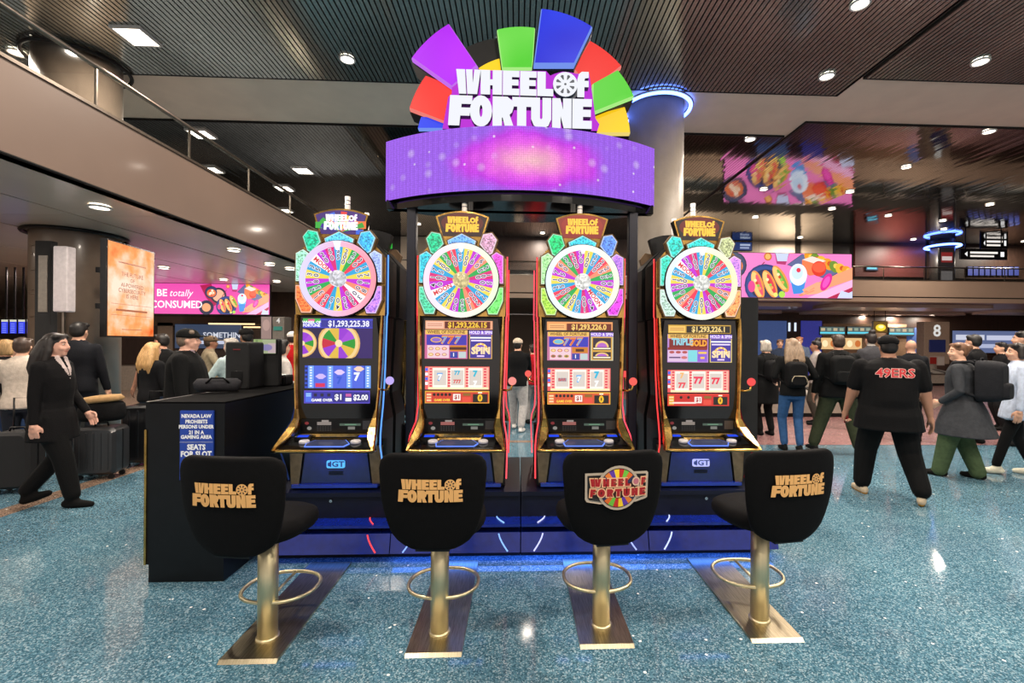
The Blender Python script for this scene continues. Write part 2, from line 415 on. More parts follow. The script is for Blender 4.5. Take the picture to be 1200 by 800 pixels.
# back walls (ground floor and upper level)
M_WOOD = mat('dark_wood_panel', '3a2a22', .45, var=.25, scale=3, stretch=(4, 1, 1))
M_TAUPE = mat('taupe_wall', '8a7767', .6, var=.06)
M_CREAM = mat('cream_wall_panel', 'c2b19c', .55, var=.04)
struct('wall_back', MB().box(-32, 32, 28, 28.2, 0, ZS), M_TAUPE)
ub = struct('wall_back', MB().box(-32, 32, 20.0, 20.2, ZS + .22, HC + .1), mat('upper_dark_wall', '2a2622', .5, var=.2))
struct('wall_left', MB().box(-31.2, -31, -9, 28, 0, HC + .1), M_TAUPE)
struct('wall_right', MB().box(31, 31.2, -9, 28, 0, HC + .1), M_TAUPE)
def on_back(u0, v0, u1, v1, Y, m, dep=.12, name='wall_panel', par=None):
    a, b_ = P(u0, v1, Y), P(u1, v0, Y)
    return MB().box(a.x, b_.x, Y - dep, Y, a.z, b_.z).build(name, m, par)
for (u0, v0, u1, v1, m) in ((786, 283, 868, 316, M_CREAM), (868, 283, 888, 316, M_CREAM), (888, 283, 930, 316, M_CREAM), (938, 284, 974, 318, M_CREAM),
                            (1000, 286, 1082, 324, mat('shop_red_brown', '5a2a26', .5)), (1086, 286, 1230, 326, M_WOOD), (560, 280, 786, 316, M_WOOD), (470, 279, 560, 316, M_CREAM)):
    on_back(u0, v0, u1, v1, 20.0, m, .1, 'wall_panel', ub)

# columns
M_CONC = mat('column_stone', '70675b', .5, var=.1, scale=4, bump=.1, bscale=25)
def column(x, y, r, z1, label, m=M_CONC):
    o = MB().lathe([(r, 0), (r, z1)], (x, y, 0), 48).build('column', m); o['kind'] = 'structure'; o['label'] = label; return o
cx, cy, cr_ = 2.66, 8.75, .52
cA = column(cx, cy, cr_, HC + .1, 'grey column behind the big sign with a blue ring light at its head')
NEON_B = glow('blue_neon', '5a7cff', 9.0)
rg = []
for k in range(48):
    a = 2 * PI * k / 48; rg.append((cx + .64 * math.cos(a), cy + .64 * math.sin(a), HC - .05))
ring = MB().tube(rg, .035, 8, closed=True).build('ring_light', NEON_B, cA); ring['label'] = 'glowing blue ring light'
for rr_ in (.60, .68):
    MB().tube([(cx + rr_ * math.cos(2 * PI * k / 48), cy + rr_ * math.sin(2 * PI * k / 48), HC - .03) for k in range(48)], .018, 6, closed=True).build('ring_frame', M_CHROME, cA)
cB = column(-7.30, 7.85, .55, HC + .1, 'round taupe column carrying the orange vertical screen', mat('column_taupe', '6d5f53', .35, var=.1, scale=5, coat=.2))
for z in (2.0, 2.36, 2.42, 2.72, 2.98, 3.1):
    for a0 in (-1.95, -1.5):
        pts = [(-7.30 + .557 * math.cos(a0 + t * .22), 7.85 + .557 * math.sin(a0 + t * .22), z) for t in (0, .5, 1)]
        MB().tube(pts, .006, 6).build('joint_strip', M_STEEL, cB)
for zz, rr_ in ((ZS - .03, .63), (HC - .05, .66)):
    MB().tube([(-7.3 + rr_ * math.cos(2 * PI * k / 40), 7.85 + rr_ * math.sin(2 * PI * k / 40), zz) for k in range(40)], .03, 6, closed=True).build('collar', M_BLACK, cB)

# light fittings
LENS = glow('lamp_lens', 'fff0dc', 9.0, False)
def downlight(p, r, rect=False, power=0., label='', group=None, z=HC):
    e = tag(empty('downlight', (p.x, p.y, z - .02)), label, 'ceiling light', group)
    if rect:
        MB().box(-r, r, -r, r, -.014, .0).build('lens', LENS, e)
        f = MB(); t = .03
        f.box(-r - t, r + t, -r - t, -r, -.02, .02).box(-r - t, r + t, r, r + t, -.02, .02).box(-r - t, -r, -r, r, -.02, .02).box(r, r + t, -r, r, -.02, .02)
        f.build('frame', M_WHITE, e)
    else:
        MB().lathe([(r, -.006), (r, .0)], seg=20).build('lens', LENS, e)
        MB().tube([((r + .012) * math.cos(2 * PI * k / 24), (r + .012) * math.sin(2 * PI * k / 24), -.004) for k in range(24)], .016, 6, closed=True).build('frame', M_WHITE, e)
    if power:
        l = disk_lamp('lamp', (0, 0, -.05), power * LAMP, r * 2, parent=e)
    return e
g1 = 'square ceiling lights'; g2 = 'round ceiling downlights'; g3 = 'mezzanine soffit downlights'
for (u, v, pw, lab) in ((160, 41, 260, 'largest square ceiling light, at upper left above the glass balustrade'), (236, 156, 150, 'square ceiling light just behind the handrail, nearest the beige band'), (248, 198, 150, 'square ceiling light seen through the glass balustrade'),
                        (355, 199, 150, 'square ceiling light left of the purple screen band'), (333, 220, 120, 'square ceiling light above the handrail near the first topper'), (334, 246, 0, 'lowest square ceiling light beside the first topper')):
    downlight(G(u, v, HC), .19, True, pw, lab, g1)
for (u, v, pw, lab) in ((407, 68, 260, 'round downlight left of the purple wedge'), (969, 88, 260, 'round downlight at the edge of the beige band right of the sign'), (1149, 71, 260, 'round downlight at the upper right beside the beige band'), (1008, 3, 260, 'round downlight at the top edge right of the sign'),
                        (879, 162, 160, 'round downlight just right of the blue-ringed column'), (1159, 153, 25, 'round downlight at far right under the beige band'), (1062, 195, 0, 'round downlight right of the mirrored pink screen'), (895, 221, 0, 'round downlight over the left of the mirrored pink screen'), (996, 224, 0, 'round downlight at the right end of the mirrored pink screen'),
                        (975, 244, 0, 'round downlight below the mirrored pink screen'), (1041, 252, 0, 'round downlight above the far red-brown shop'), (1160, 239, 0, 'round downlight above the direction signs'), (1106, 268, 0, 'round downlight above the far ringed column'), (705, 262, 0, 'round downlight behind the third topper'), (490, 262, 0, 'round downlight behind the left sign post'), (20, 60, 160, 'round downlight at the left edge above the balustrade')):
    downlight(G(u, v, HC), .10, False, pw, lab, g2)
for (x, y, pw) in ((-3, 3.6, 300), (.6, 4.6, 300), (4.6, 4.2, 300), (-2.5, .2, 330), (1.2, -.4, 330), (5.0, .4, 330), (-1, -4, 330), (4, -4, 330), (9, 1, 260), (-9, 3, 200), (-9, 9.8, 200), (9, 7.2, 320), (14, 7.2, 320), (11, 6, 220)):  # fittings added overhead to brighten the near floor and hall sides
    downlight(Vector((x, y, 0)), .10, False, pw, 'round recessed downlight above the stools and the near floor', 'downlights over the near floor')
for (u, v) in ((112, 693), (618, 745)):      # fittings whose glints the polished floor shows
    q = G(u, v) * ((CH + HC) / CH); downlight(q, .10, False, 25, 'round recessed downlight further down the hall', 'downlights down the hall')
for x in (8.5, 15.5):  # pair of fittings added to brighten the far fascia
    downlight(Vector((x, 16.0, 0)), .10, False, 130, 'round recessed downlight in front of the far fascia', 'downlights before the far fascia')
for x in (-8, 1, 7, 12, 17, 22):  # row of fittings added to light the dim upper hall
    downlight(Vector((x, 18.9, 0)), .10, False, 240, 'round recessed downlight over the far mezzanine', 'downlights over the far mezzanine')
for (u, v, pw, lab) in ((117, 241, 110, 'round soffit light above the orange screen'), (192, 313, 60, 'round soffit light above the BE of the pink banner'), (262, 327, 60, 'round soffit light close above the pink banner'), (274, 292, 90, 'round soffit light midway under the left mezzanine'), (340, 314, 60, 'round soffit light left of the first wheel'),
                        (970, 367, 140, 'round soffit light above the left menu board'), (1012, 367, 140, 'round soffit light above the middle menu board'), (1053, 367, 140, 'round soffit light above the right menu board'), (1092, 367, 140, 'round soffit light above the pillar numbered 8'), (905, 367, 120, 'round soffit light above the blue shop panel')):
    downlight(G(u, v, ZS), .10, False, pw, lab, g3, ZS - (.1 if u > 900 else 0))
for (x, y) in ((-6.9, 2.0), (-8.6, 5.0), (-5.6, 10.5), (-9, 9), (-12, 12), (-13, 6), (-7, 13.5)):  # extra soffit fittings added to brighten the left side
    downlight(Vector((x, y, 0)), .10, False, 130, 'round downlight in the flat soffit under the left mezzanine', g3, ZS)
# ================================================================== lettering of the game logo (block glyphs in a unit cell)
def glyph(ch):
    g = {
     'W': [[(0, 1), (.36, 1), (.40, .30), (.42, 0), (.12, 0)], [(.40, 1), (.66, 1), (.68, .45), (.74, 1), (1.0, 1), (.86, 0), (.46, 0)]],
     'H': [[(0, 0), (0, 1), (.44, 1), (.44, .62), (.56, .62), (.56, 1), (1, 1), (1, 0), (.56, 0), (.56, .38), (.44, .38), (.44, 0)]],
     'E': [[(0, 0), (0, 1), (1, 1), (1, .74), (.55, .74), (.55, .64), (.95, .64), (.95, .40), (.55, .40), (.55, .27), (1, .27), (1, 0)]],
     'L': [[(0, 0), (0, 1), (.52, 1), (.52, .30), (1, .30), (1, 0)]],
     'F': [[(0, 0), (.08, 1), (1, 1), (.98, .72), (.55, .72), (.54, .60), (.92, .60), (.88, .33), (.50, .33), (.46, 0)]],
     'f': [[(.1, 0), (.1, .72), (.22, .95), (.45, 1.05), (1, 1.05), (1, .80), (.70, .78), (.66, .68), (1, .68), (1, .42), (.66, .42), (.66, 0)]],
     'R': [[(0, 0), (0, 1), (.7, 1), (.95, .86), (1, .66), (.92, .48), (.80, .40), (1, 0), (.58, 0), (.48, .30), (.44, .30), (.44, 0)]],
     'T': [[(0, .68), (0, 1), (1, 1), (1, .68), (.74, .68), (.74, 0), (.26, 0), (.26, .68)]],
     'U': [[(0, .28), (0, 1), (.44, 1), (.44, .32), (.50, .27), (.56, .32), (.56, 1), (1, 1), (1, .28), (.86, .06), (.66, 0), (.34, 0), (.14, .06)]],
     'N': [[(0, 0), (0, 1), (.42, 1), (.56, .62), (.56, 1), (1, 1), (1, 0), (.60, 0), (.44, .40), (.44, 0)]],
     'O': [],
    }
    if ch == 'O':
        n = 20; out = [(.5 + .5 * math.cos(2 * PI * k / n), .5 + .52 * math.sin(2 * PI * k / n)) for k in range(n)]
        inn = [(.5 + .07 * math.cos(2 * PI * k / n), .5 + .20 * math.sin(2 * PI * k / n)) for k in range(n)]
        h = n // 2
        return [out[:h + 1] + inn[:h + 1][::-1], out[h:] + out[:1] + inn[:1] + inn[h:][::-1]]
    return g[ch]
# cells: (glyph, x0, x1, z0, z1) in a 1 x 1 logo box
def _cells():
    cs = []
    for ch, a, b in (('W', 348, 443), ('H', 443, 526), ('E', 529, 593), ('E', 596, 660), ('L', 663, 726), ('f', 815, 865)):
        cs.append((ch, a, b, 258, 346))
    for ch, a, b in (('F', 318, 412), ('O', 402, 488), ('R', 490, 572), ('T', 566, 640), ('U', 640, 718), ('N', 722, 798), ('E', 801, 878)):
        cs.append((ch, a, b, 352, 460))
    W, Hh = 560., 210.
    return [(c, (a - 318) / W, (b - 318) / W, 1 - (t - 255) / Hh, 1 - (q - 255) / Hh) for c, a, b, t, q in cs]
CELLS = _cells()          # z: third is top, fourth is bottom
WHEEL_O = ((772 - 318) / 560., 1 - (306 - 255) / 210., 48 / 560.)
def logo_polys(x0, x1, z0, z1, grow=0.):
    out = []
    for ch, a, b, t, q in CELLS:
        for pl in glyph(ch):
            out.append([(x0 + (x1 - x0) * (a + (b - a) * p[0]), z0 + (z1 - z0) * (q + (t - q) * p[1])) for p in pl])
    return out
def logo_wheel(x0, x1, z0, z1, n=8):
    cx_, cz_, r = x0 + (x1 - x0) * WHEEL_O[0], z0 + (z1 - z0) * WHEEL_O[1], (x1 - x0) * WHEEL_O[2]
    holes = []
    for k in range(n):
        a = 2 * PI * k / n + PI / n
        d = .12
        holes.append([(cx_ + r * rr_ * math.cos(a + t), cz_ + r * rr_ * math.sin(a + t)) for rr_, t in ((.38, -d * .6), (.74, -d * 1.6), (.80, 0), (.74, d * 1.6), (.38, d * .6))])
    return cx_, cz_, r, holes
def circ(cx_, cz_, r, n=24): return [(cx_ + r * math.cos(2 * PI * k / n), cz_ + r * math.sin(2 * PI * k / n)) for k in range(n)]

# ================================================================== BIG SIGN over the bank
BX, BY = P(610, 400, 4.08).x, 4.08
sign = tag(empty('overhead_sign', (BX, BY, .49)), 'giant lit game sign with coloured wedges above a curved purple screen', 'sign')
def spart(nm, mb, m, par=None, label=None):
    r = sign
    mb.shift(-BX, -BY, -.49); o = mb.build(nm, m, par or r)
    if label: o['label'] = label
    return o
# curved screen band (lens-shaped in plan)
HWD, ARC_R = 1.205, 2.15
def arc_pts(n=28, off=0., front=True, xs=HWD):
    cyc = 3.72 + ARC_R; pts = []
    for k in range(n + 1):
        x = -xs + 2 * xs * k / n; y = cyc - math.sqrt((ARC_R + off) ** 2 - x * x)
        pts.append((BX + x, y if front else 2 * (BY + .02) - y))
    return pts
ZB0, ZB1 = 2.90, 3.425
def led_mat():
    m = bpy.data.materials.new('purple_led_wall'); m.use_nodes = True; nt = m.node_tree; nt.nodes.clear(); L = nt.links
    N = lambda t: nt.nodes.new('ShaderNode' + t)
    o = N('OutputMaterial'); e = N('Emission'); L.new(e.outputs[0], o.inputs[0]); e.inputs[1].default_value = 1.05
    tc = N('TexCoord'); mp = N('Mapping'); mp.inputs['Location'].default_value = (-.05, 0, -.62 / .0 if False else 0); L.new(tc.outputs['Object'], mp.inputs[0])
    sx = N('SeparateXYZ'); L.new(mp.outputs[0], sx.inputs[0])
    def mth(op, a, b=None):
        n = N('Math'); n.operation = op
        for i, q in enumerate((a, b)):
            if q is None: continue
            if isinstance(q, (int, float)): n.inputs[i].default_value = q
            else: L.new(q, n.inputs[i])
        return n.outputs[0]
    zc = (ZB0 + ZB1) / 2 - .49 - .02
    dx = mth('DIVIDE', sx.outputs[0], .72); dz = mth('DIVIDE', mth('SUBTRACT', sx.outputs[2], zc), .30)
    d = mth('SQRT', mth('ADD', mth('MULTIPLY', dx, dx), mth('MULTIPLY', dz, dz)))
    nz = N('TexNoise'); nz.inputs['Scale'].default_value = 4; L.new(tc.outputs['Object'], nz.inputs[0])
    d = mth('ADD', d, mth('MULTIPLY', mth('SUBTRACT', nz.outputs[0], .5), .5))
    rp = N('ValToRGB'); L.new(d, rp.inputs[0]); el = rp.color_ramp.elements
    el[0].position = 0; el[0].color = (*lin('ffc4cf'), 1); el[1].position = 1; el[1].color = (*lin('a86cf5'), 1)
    for p_, c in ((.25, 'ff9fdc'), (.5, 'f06af0'), (.72, 'd24df2'), (.88, 'b565f4')):
        k = el.new(p_); k.color = (*lin(c), 1)
    # soft bokeh discs
    v = N('TexVoronoi'); v.inputs['Scale'].default_value = 6.5; L.new(tc.outputs['Object'], v.inputs['Vector'])
    bk = N('MapRange'); bk.inputs['From Min'].default_value = .30; bk.inputs['From Max'].default_value = .10; bk.inputs['To Max'].default_value = .30; L.new(v.outputs['Distance'], bk.inputs['Value'])
    v2 = N('TexVoronoi'); v2.inputs['Scale'].default_value = 9; L.new(tc.outputs['Object'], v2.inputs['Vector'])
    b2 = N('MapRange'); b2.inputs['From Min'].default_value = .13; b2.inputs['From Max'].default_value = .03; b2.inputs['To Max'].default_value = .9; L.new(v2.outputs['Distance'], b2.inputs['Value'])
    s2 = N('SeparateColor'); L.new(v2.outputs['Color'], s2.inputs[0]); b2m = mth('MULTIPLY', b2.outputs[0], mth('GREATER_THAN', s2.outputs[0], .72))
    s1 = N('SeparateColor'); L.new(v.outputs['Color'], s1.inputs[0]); b1m = mth('MULTIPLY', bk.outputs[0], mth('GREATER_THAN', s1.outputs[0], .35))
    # diode dots
    wv = N('TexVoronoi'); wv.inputs['Scale'].default_value = 55; wv.inputs['Randomness'].default_value = .25; L.new(tc.outputs['Object'], wv.inputs['Vector'])
    dt = N('MapRange'); dt.inputs['From Min'].default_value = .1; dt.inputs['From Max'].default_value = .6; dt.inputs['To Min'].default_value = 1.12; dt.inputs['To Max'].default_value = .8; L.new(wv.outputs['Distance'], dt.inputs['Value'])
    mx = N('Mix'); mx.data_type = 'RGBA'; L.new(mth('ADD', b1m, b2m), mx.inputs['Factor']); L.new(rp.outputs[0], mx.inputs['A']); mx.inputs['B'].default_value = (1, .9, 1, 1)
    m2 = N('Mix'); m2.data_type = 'RGBA'; m2.blend_type = 'MULTIPLY'; m2.inputs['Factor'].default_value = 1; L.new(mx.outputs['Result'], m2.inputs['A'])
    cb = N('CombineColor'); [L.new(dt.outputs[0], cb.inputs[i]) for i in range(3)]; L.new(cb.outputs[0], m2.inputs['B'])
    L.new(m2.outputs['Result'], e.inputs[0]); return m
LEDM = led_mat()
for fr in (True, False):
    a = arc_pts(front=fr); mb = MB()
    mb.add([(x, y, ZB0) for x, y in a] + [(x, y, ZB1) for x, y in a], [(i, i + 1, i + 30, i + 29) for i in range(28)], sm=True)
    spart('led_screen', mb, LEDM, label='curved purple and magenta screen band' if fr else None)
# body behind the band, dark underside
fa, ba = arc_pts(off=-.012), arc_pts(off=-.012, front=False)
plan = fa + ba[::-1]
spart('band_body', MB().loft([[(x, y, ZB0 + .004) for x, y in plan], [(x, y, ZB1 - .004) for x, y in plan]], sm=False), M_BLACK)
fa, ba = arc_pts(off=-.05, xs=1.19), arc_pts(off=-.05, front=False, xs=1.19)
plan = fa + ba[::-1]
spart('underside', MB().loft([[(x, y, ZB0 - .075) for x, y in plan], [(x, y, ZB0 + .003) for x, y in plan]], sm=False), M_GLOSS)
# posts
for u in (483, 741):
    x = P(u, 300, BY).x
    spart('support_post', MB().rbox(x - .04, x + .04, BY - .04, BY + .04, .49, ZB0 - .07, .01), mat('post_navy', '0c1022', .35, var=.2))
# wedges
def z1(x, y): return (430 + x / 3.3333, 10 + y / 3.3333)
YS_ = 4.02
def wpt(q, Y=YS_):
    p = P(q[0], q[1], Y); return (p.x, p.z)
CEN = (611, 152)
def arc_edge(a, b, n=6):
    ra, rb = math.hypot(a[0] - CEN[0], a[1] - CEN[1]), math.hypot(b[0] - CEN[0], b[1] - CEN[1])
    ta, tb = math.atan2(a[1] - CEN[1], a[0] - CEN[0]), math.atan2(b[1] - CEN[1], b[0] - CEN[0])
    if tb - ta > PI: tb -= 2 * PI
    if tb - ta < -PI: tb += 2 * PI
    return [(CEN[0] + (ra + (rb - ra) * k / n) * math.cos(ta + (tb - ta) * k / n), CEN[1] + (ra + (rb - ra) * k / n) * math.sin(ta + (tb - ta) * k / n)) for k in range(n + 1)]
def wedge_mat(nm, c, c2):
    m = bpy.data.materials.new(nm); m.use_nodes = True; nt = m.node_tree; b = nt.nodes['Principled BSDF']; L = nt.links
    tc = nt.nodes.new('ShaderNodeTexCoord'); n = nt.nodes.new('ShaderNodeTexNoise'); n.inputs['Scale'].default_value = 2.2; n.inputs['Detail'].default_value = 0; L.new(tc.outputs['Object'], n.inputs[0])
    rp = nt.nodes.new('ShaderNodeValToRGB'); rp.color_ramp.elements[0].position = .35; rp.color_ramp.elements[1].position = .7
    rp.color_ramp.elements[0].color = (*lin(c), 1); rp.color_ramp.elements[1].color = (*lin(c2), 1); L.new(n.outputs[0], rp.inputs[0])
    L.new(rp.outputs[0], b.inputs['Emission Color']); b.inputs['Emission Strength'].default_value = 1.08; b.inputs['Base Color'].default_value = (*[x * .12 for x in lin(c)], 1); b.inputs['Roughness'].default_value = .4; b.inputs['Specular IOR Level'].default_value = .2
    return m
WM = {k: wedge_mat('lit_' + k, a, b) for k, a, b in (('purple', 'a012dd', 'b52cf0'), ('red', 'e01f1c', 'f5423a'), ('blue', '1420c8', '2b4af0'), ('green', '4cc22c', '7fd95c'), ('yellow', 'e8b90c', 'f5cc22'))}
EDGE = {k: glow('edge_' + k, c, .85, False) for k, c in (('purple', 'd27bff'), ('red', 'ff8a80'), ('blue', '7fa0ff'), ('green', 'b8ff90'), ('yellow', 'ffe680'))}
WEDGES = [('blue', (205, 482), (218, 438), (310, 440), (310, 482), .02), ('yellow', (428, 250), (522, 205), (560, 260), (440, 270), .05), (None, (375, 168), (512, 124), (540, 225), (420, 245), .02),
          ('red', (176, 415), (240, 288), (350, 330), (320, 470), -.02), ('purple', (190, 240), (332, 110), (440, 270), (345, 350), -.08), ('green', (510, 121), (655, 114), (645, 270), (530, 270), -.04),
          ('blue', (676, 60), (868, 128), (800, 270), (648, 270), -.10), ('red', (862, 156), (985, 254), (860, 350), (800, 265), -.02), ('yellow', (1000, 398), (1022, 500), (880, 500), (880, 430), .02), ('green', (965, 278), (1027, 378), (870, 440), (870, 330), -.06)]
for cname, a, b_, c_, d_, dy in WEDGES:
    a, b_, c_, d_ = z1(*a), z1(*b_), z1(*c_), z1(*d_)
    out = arc_edge(a, b_) + [c_, d_]
    pts = [wpt(q) for q in out]
    cxm = sum(p[0] for p in pts) / len(pts); czm = sum(p[1] for p in pts) / len(pts)
    if cname is None:
        spart('wedge', MB().prism(pts, YS_ + dy - .05, YS_ + .12), M_BLACK, label='unlit black wedge'); continue
    k = .955
    inn = [(cxm + (p[0] - cxm) * k, czm + (p[1] - czm) * k) for p in pts]
    big = [(cxm + (p[0] - cxm) * 1.05, czm + (p[1] - czm) * 1.05) for p in pts]
    wd = spart('wedge', MB().prism(big, YS_ + dy - .03, YS_ + .12), M_BLACK, label=cname + ' lit wedge of the wheel')
    y0 = YS_ + dy - .07
    mb = MB(); mb.prism(pts, y0, YS_ + dy - .02, 1)
    n = len(pts)
    mb2 = MB(); mb2.add([(p[0], y0 - .004, p[1]) for p in pts] + [(p[0], y0 - .022, p[1]) for p in inn], [(i, (i + 1) % n, n + (i + 1) % n, n + i) for i in range(n)], 1)
    mb2.add([(p[0], y0 - .022, p[1]) for p in inn], [tuple(range(n))], 0)
    for f_ in (mb, mb2): pass
    mb.add(mb2.v, mb2.f[:n], 1); mb.add(mb2.v, mb2.f[n:], 0)
    mb.shift(-BX, -BY, -.49); mb.build('wedge_face', [WM[cname], EDGE[cname]], wd)
# logo panel and letters
bk = [(330, 240), (700, 244), (716, 262), (735, 254), (765, 246), (800, 250), (820, 255), (868, 254), (880, 330), (893, 430), (908, 452), (900, 478), (295, 470), (318, 345), (332, 332)]
bk = [wpt(z1(*q), 3.86) for q in bk]
LOGOB = glow('logo_magenta', 'c63fe0', .95, False)
cxm = sum(p[0] for p in bk) / len(bk); czm = sum(p[1] for p in bk) / len(bk)
lb = spart('logo_panel', MB().prism(bk, 3.86, 3.93, 0, ms=1), [LOGOB, mat('logo_side', '6a1480', .4)], label='magenta backing of the lettering')
l0, l1 = wpt(z1(318, 465), 3.82), wpt(z1(878, 255), 3.82)
LET = glow('letter_face', 'f6f8ff', 1.0, False); LETS = mat('letter_side', '3a4658', .5)
polys = logo_polys(l0[0], l1[0], l0[1], l1[1])
for i, (ch, a, b_, t, q) in enumerate(CELLS):
    mb = MB(); x0, x1_, za, zb = l0[0], l1[0], l0[1], l1[1]
    for pl in glyph(ch):
        pp = [(x0 + (x1_ - x0) * (a + (b_ - a) * p[0]), za + (zb - za) * (q + (t - q) * p[1])) for p in pl]
        mb.prism(pp, 3.80, 3.86, 0, ms=1)
    mb.shift(-BX, -BY, -.49); mb.build('letter', [LET, LETS], lb)
wx, wz, wr, holes = logo_wheel(l0[0], l1[0], l0[1], l1[1])
mb = MB(); mb.prism(circ(wx + .02, wz - .015, wr * 1.0), 3.81, 3.86, 1); mb.prism(circ(wx, wz, wr), 3.78, 3.85, 0, ms=1)
for h in holes: mb.flat(h, 3.778, m=1)
mb.flat(circ(wx, wz, wr * .10, 10), 3.777, m=1)
mb.shift(-BX, -BY, -.49); mb.build('wheel_emblem', [LET, LETS], lb)
# ================================================================== SLOT MACHINES
MX = [P(398, 330, 3.70).x, P(541, 331, 3.70).x, P(682, 333, 3.70).x, P(820, 335, 3.70).x]
MY = 3.70
WEDC = {'c': '16a2d8', 'y': 'e6d34a', 'p': 'c01bd0', 's': 'f58a6a', 'g': '12a84c', 'r': 'ee3050', 'm': 'd81476', 'w': 'fff4f2'}
WHEELS = [
 ('cygrcypswmpycrsgpycwpm', ['35', '200', '25', '30', '15', '75', '18', '80', '30', '200', '35', '40', '15', '25', '13', '25', '18', '30', '35', 'MOON', '20', '50'], 0.0),
 ('cypsgmpycrsgpycwpmcygr', ['25', '100', '18', '60', '25', '100', '50', '100', '75', '200', '12', '25', '30', '100', '25', 'MOON', '40', '100', '75', '200', '30', '100'], 0.05),
 ('pycrsgpycwpmcygrcypsgm', ['30', '100', '25', '200', '25', '25', '80', '100', '75', 'MOON', '40', '100', '50', '200', '25', '100', '25', '100', '75', '60', '30', '200'], 0.08),
 ('cygrcypsgmpycrsgpycwpm', ['30', '200', '30', '100', '25', '100', '125', '60', '25', '100', '30', '100', '50', '75', '25', '18', '200', '150', '25', 'MOON', '30', '100'], 0.02)]
RIMC = [('dcd6ff', 'ff9aa8'), ('ffe0f4', 'e8ffd8'), ('e4f6ff', 'fffbe0'), ('e0f4ff', 'fff6c8')]
HUBC = ['e6e6f0', 'ead79a', 'fbfbf6', 'f4f6f0']
# gems: top-left, top, top-right, left-up, right-up, left-low, right-low
GEMC = [('16c79a', '58c8ee', '3cb4f0', '9ce0c0', '9fb4f8', 'ff7a3c', 'b77af0'),
        ('14c088', '6aa8f4', 'd09ab8', '2cc0d8', 'e64ad0', '4fd0a0', '6ee86a'),
        ('10d078', '34c4dc', '5a8cf0', 'a6e89a', 'b87af0', 'a8e04a', 'e03ce0'),
        ('20d0c0', '1ed0c8', 'b8c08a', '34d8b8', 'd08af0', 'b8d8c8', 'ff9a5a')]
NEONC = [('26386a', '5f9cff'), ('ff3f46', 'ff5560'), ('ff4a50', 'ff5060'), ('ff4040', '7a1020')]
BALLC = ['c9b4ff', 'ff9a90', 'ff6a60', 'ff5a58']
MLAB = ['slot machine with blue reels and bonus wheel screen beside the black counter', 'slot machine with red reels and gold hub, second from the black counter',
        'slot machine with white hub behind the round-emblem stool', 'slot machine with Triple Gold paytable at the right end of the bank']
WRIM = mat('wheel_dark_rim', '2a2018', .3, .8)
GEMF = printed('gem_glitter', 1.05, .3, .9, 95.)
GLOWW = printed('soft_glow_print', 1.1)
BELLY = mat('blue_belly_panel', '0b1c4c', .22, var=.15, coat=.6)
BRZ = mat('bronze_panel', '8a7358', .3, .9, var=.2)
def gem_shapes():
    s = {}
    def hexg(cx_, cz_, w_, h, rot):
        pts = [(-w_ * .62, -h), (w_ * .62, -h), (w_, h * .1), (w_ * .15, h), (-w_ * .75, h * .7), (-w_, 0)]
        ca, sa = math.cos(rot), math.sin(rot)
        return [(cx_ + p[0] * ca - p[1] * sa, cz_ + p[0] * sa + p[1] * ca) for p in pts]
    up = lambda l: [(x, 2.15 + z) for x, z in l]
    tl = up([(-.245, .397), (-.164, .382), (-.134, .291), (-.215, .195), (-.255, .215), (-.294, .334)])
    tp = up([(-.125, .325), (0, .388), (.125, .325), (.11, .27), (-.11, .27)])
    lu = up([(-.345, .206), (-.279, .243), (-.225, .205), (-.275, .1), (-.30, -.03), (-.345, -.03)])
    ll = up([(-.345, -.043), (-.297, -.043), (-.267, -.14), (-.195, -.227), (-.212, -.28), (-.297, -.28), (-.345, -.164)])
    mir = lambda p: [(-a, b) for a, b in p][::-1]
    return [tl, tp, mir(tl), lu, mir(lu), ll, mir(ll)]
GEMS = gem_shapes()
def inset(pts, d):
    """inward offset of a convex-ish polygon"""
    n = len(pts); A = area(pts); out = []
    for i in range(n):
        a, b_, c = Vector(pts[i - 1]), Vector(pts[i]), Vector(pts[(i + 1) % n])
        e1, e2 = (b_ - a).normalized(), (c - b_).normalized()
        n1, n2 = Vector((-e1.y, e1.x)), Vector((-e2.y, e2.x))
        if A < 0: n1, n2 = -n1, -n2
        h = (n1 + n2); h = h / max(.35, h.length_squared / 2) if h.length > 1e-6 else n1
        out.append((b_.x + h.x * d, b_.y + h.y * d))
    return out
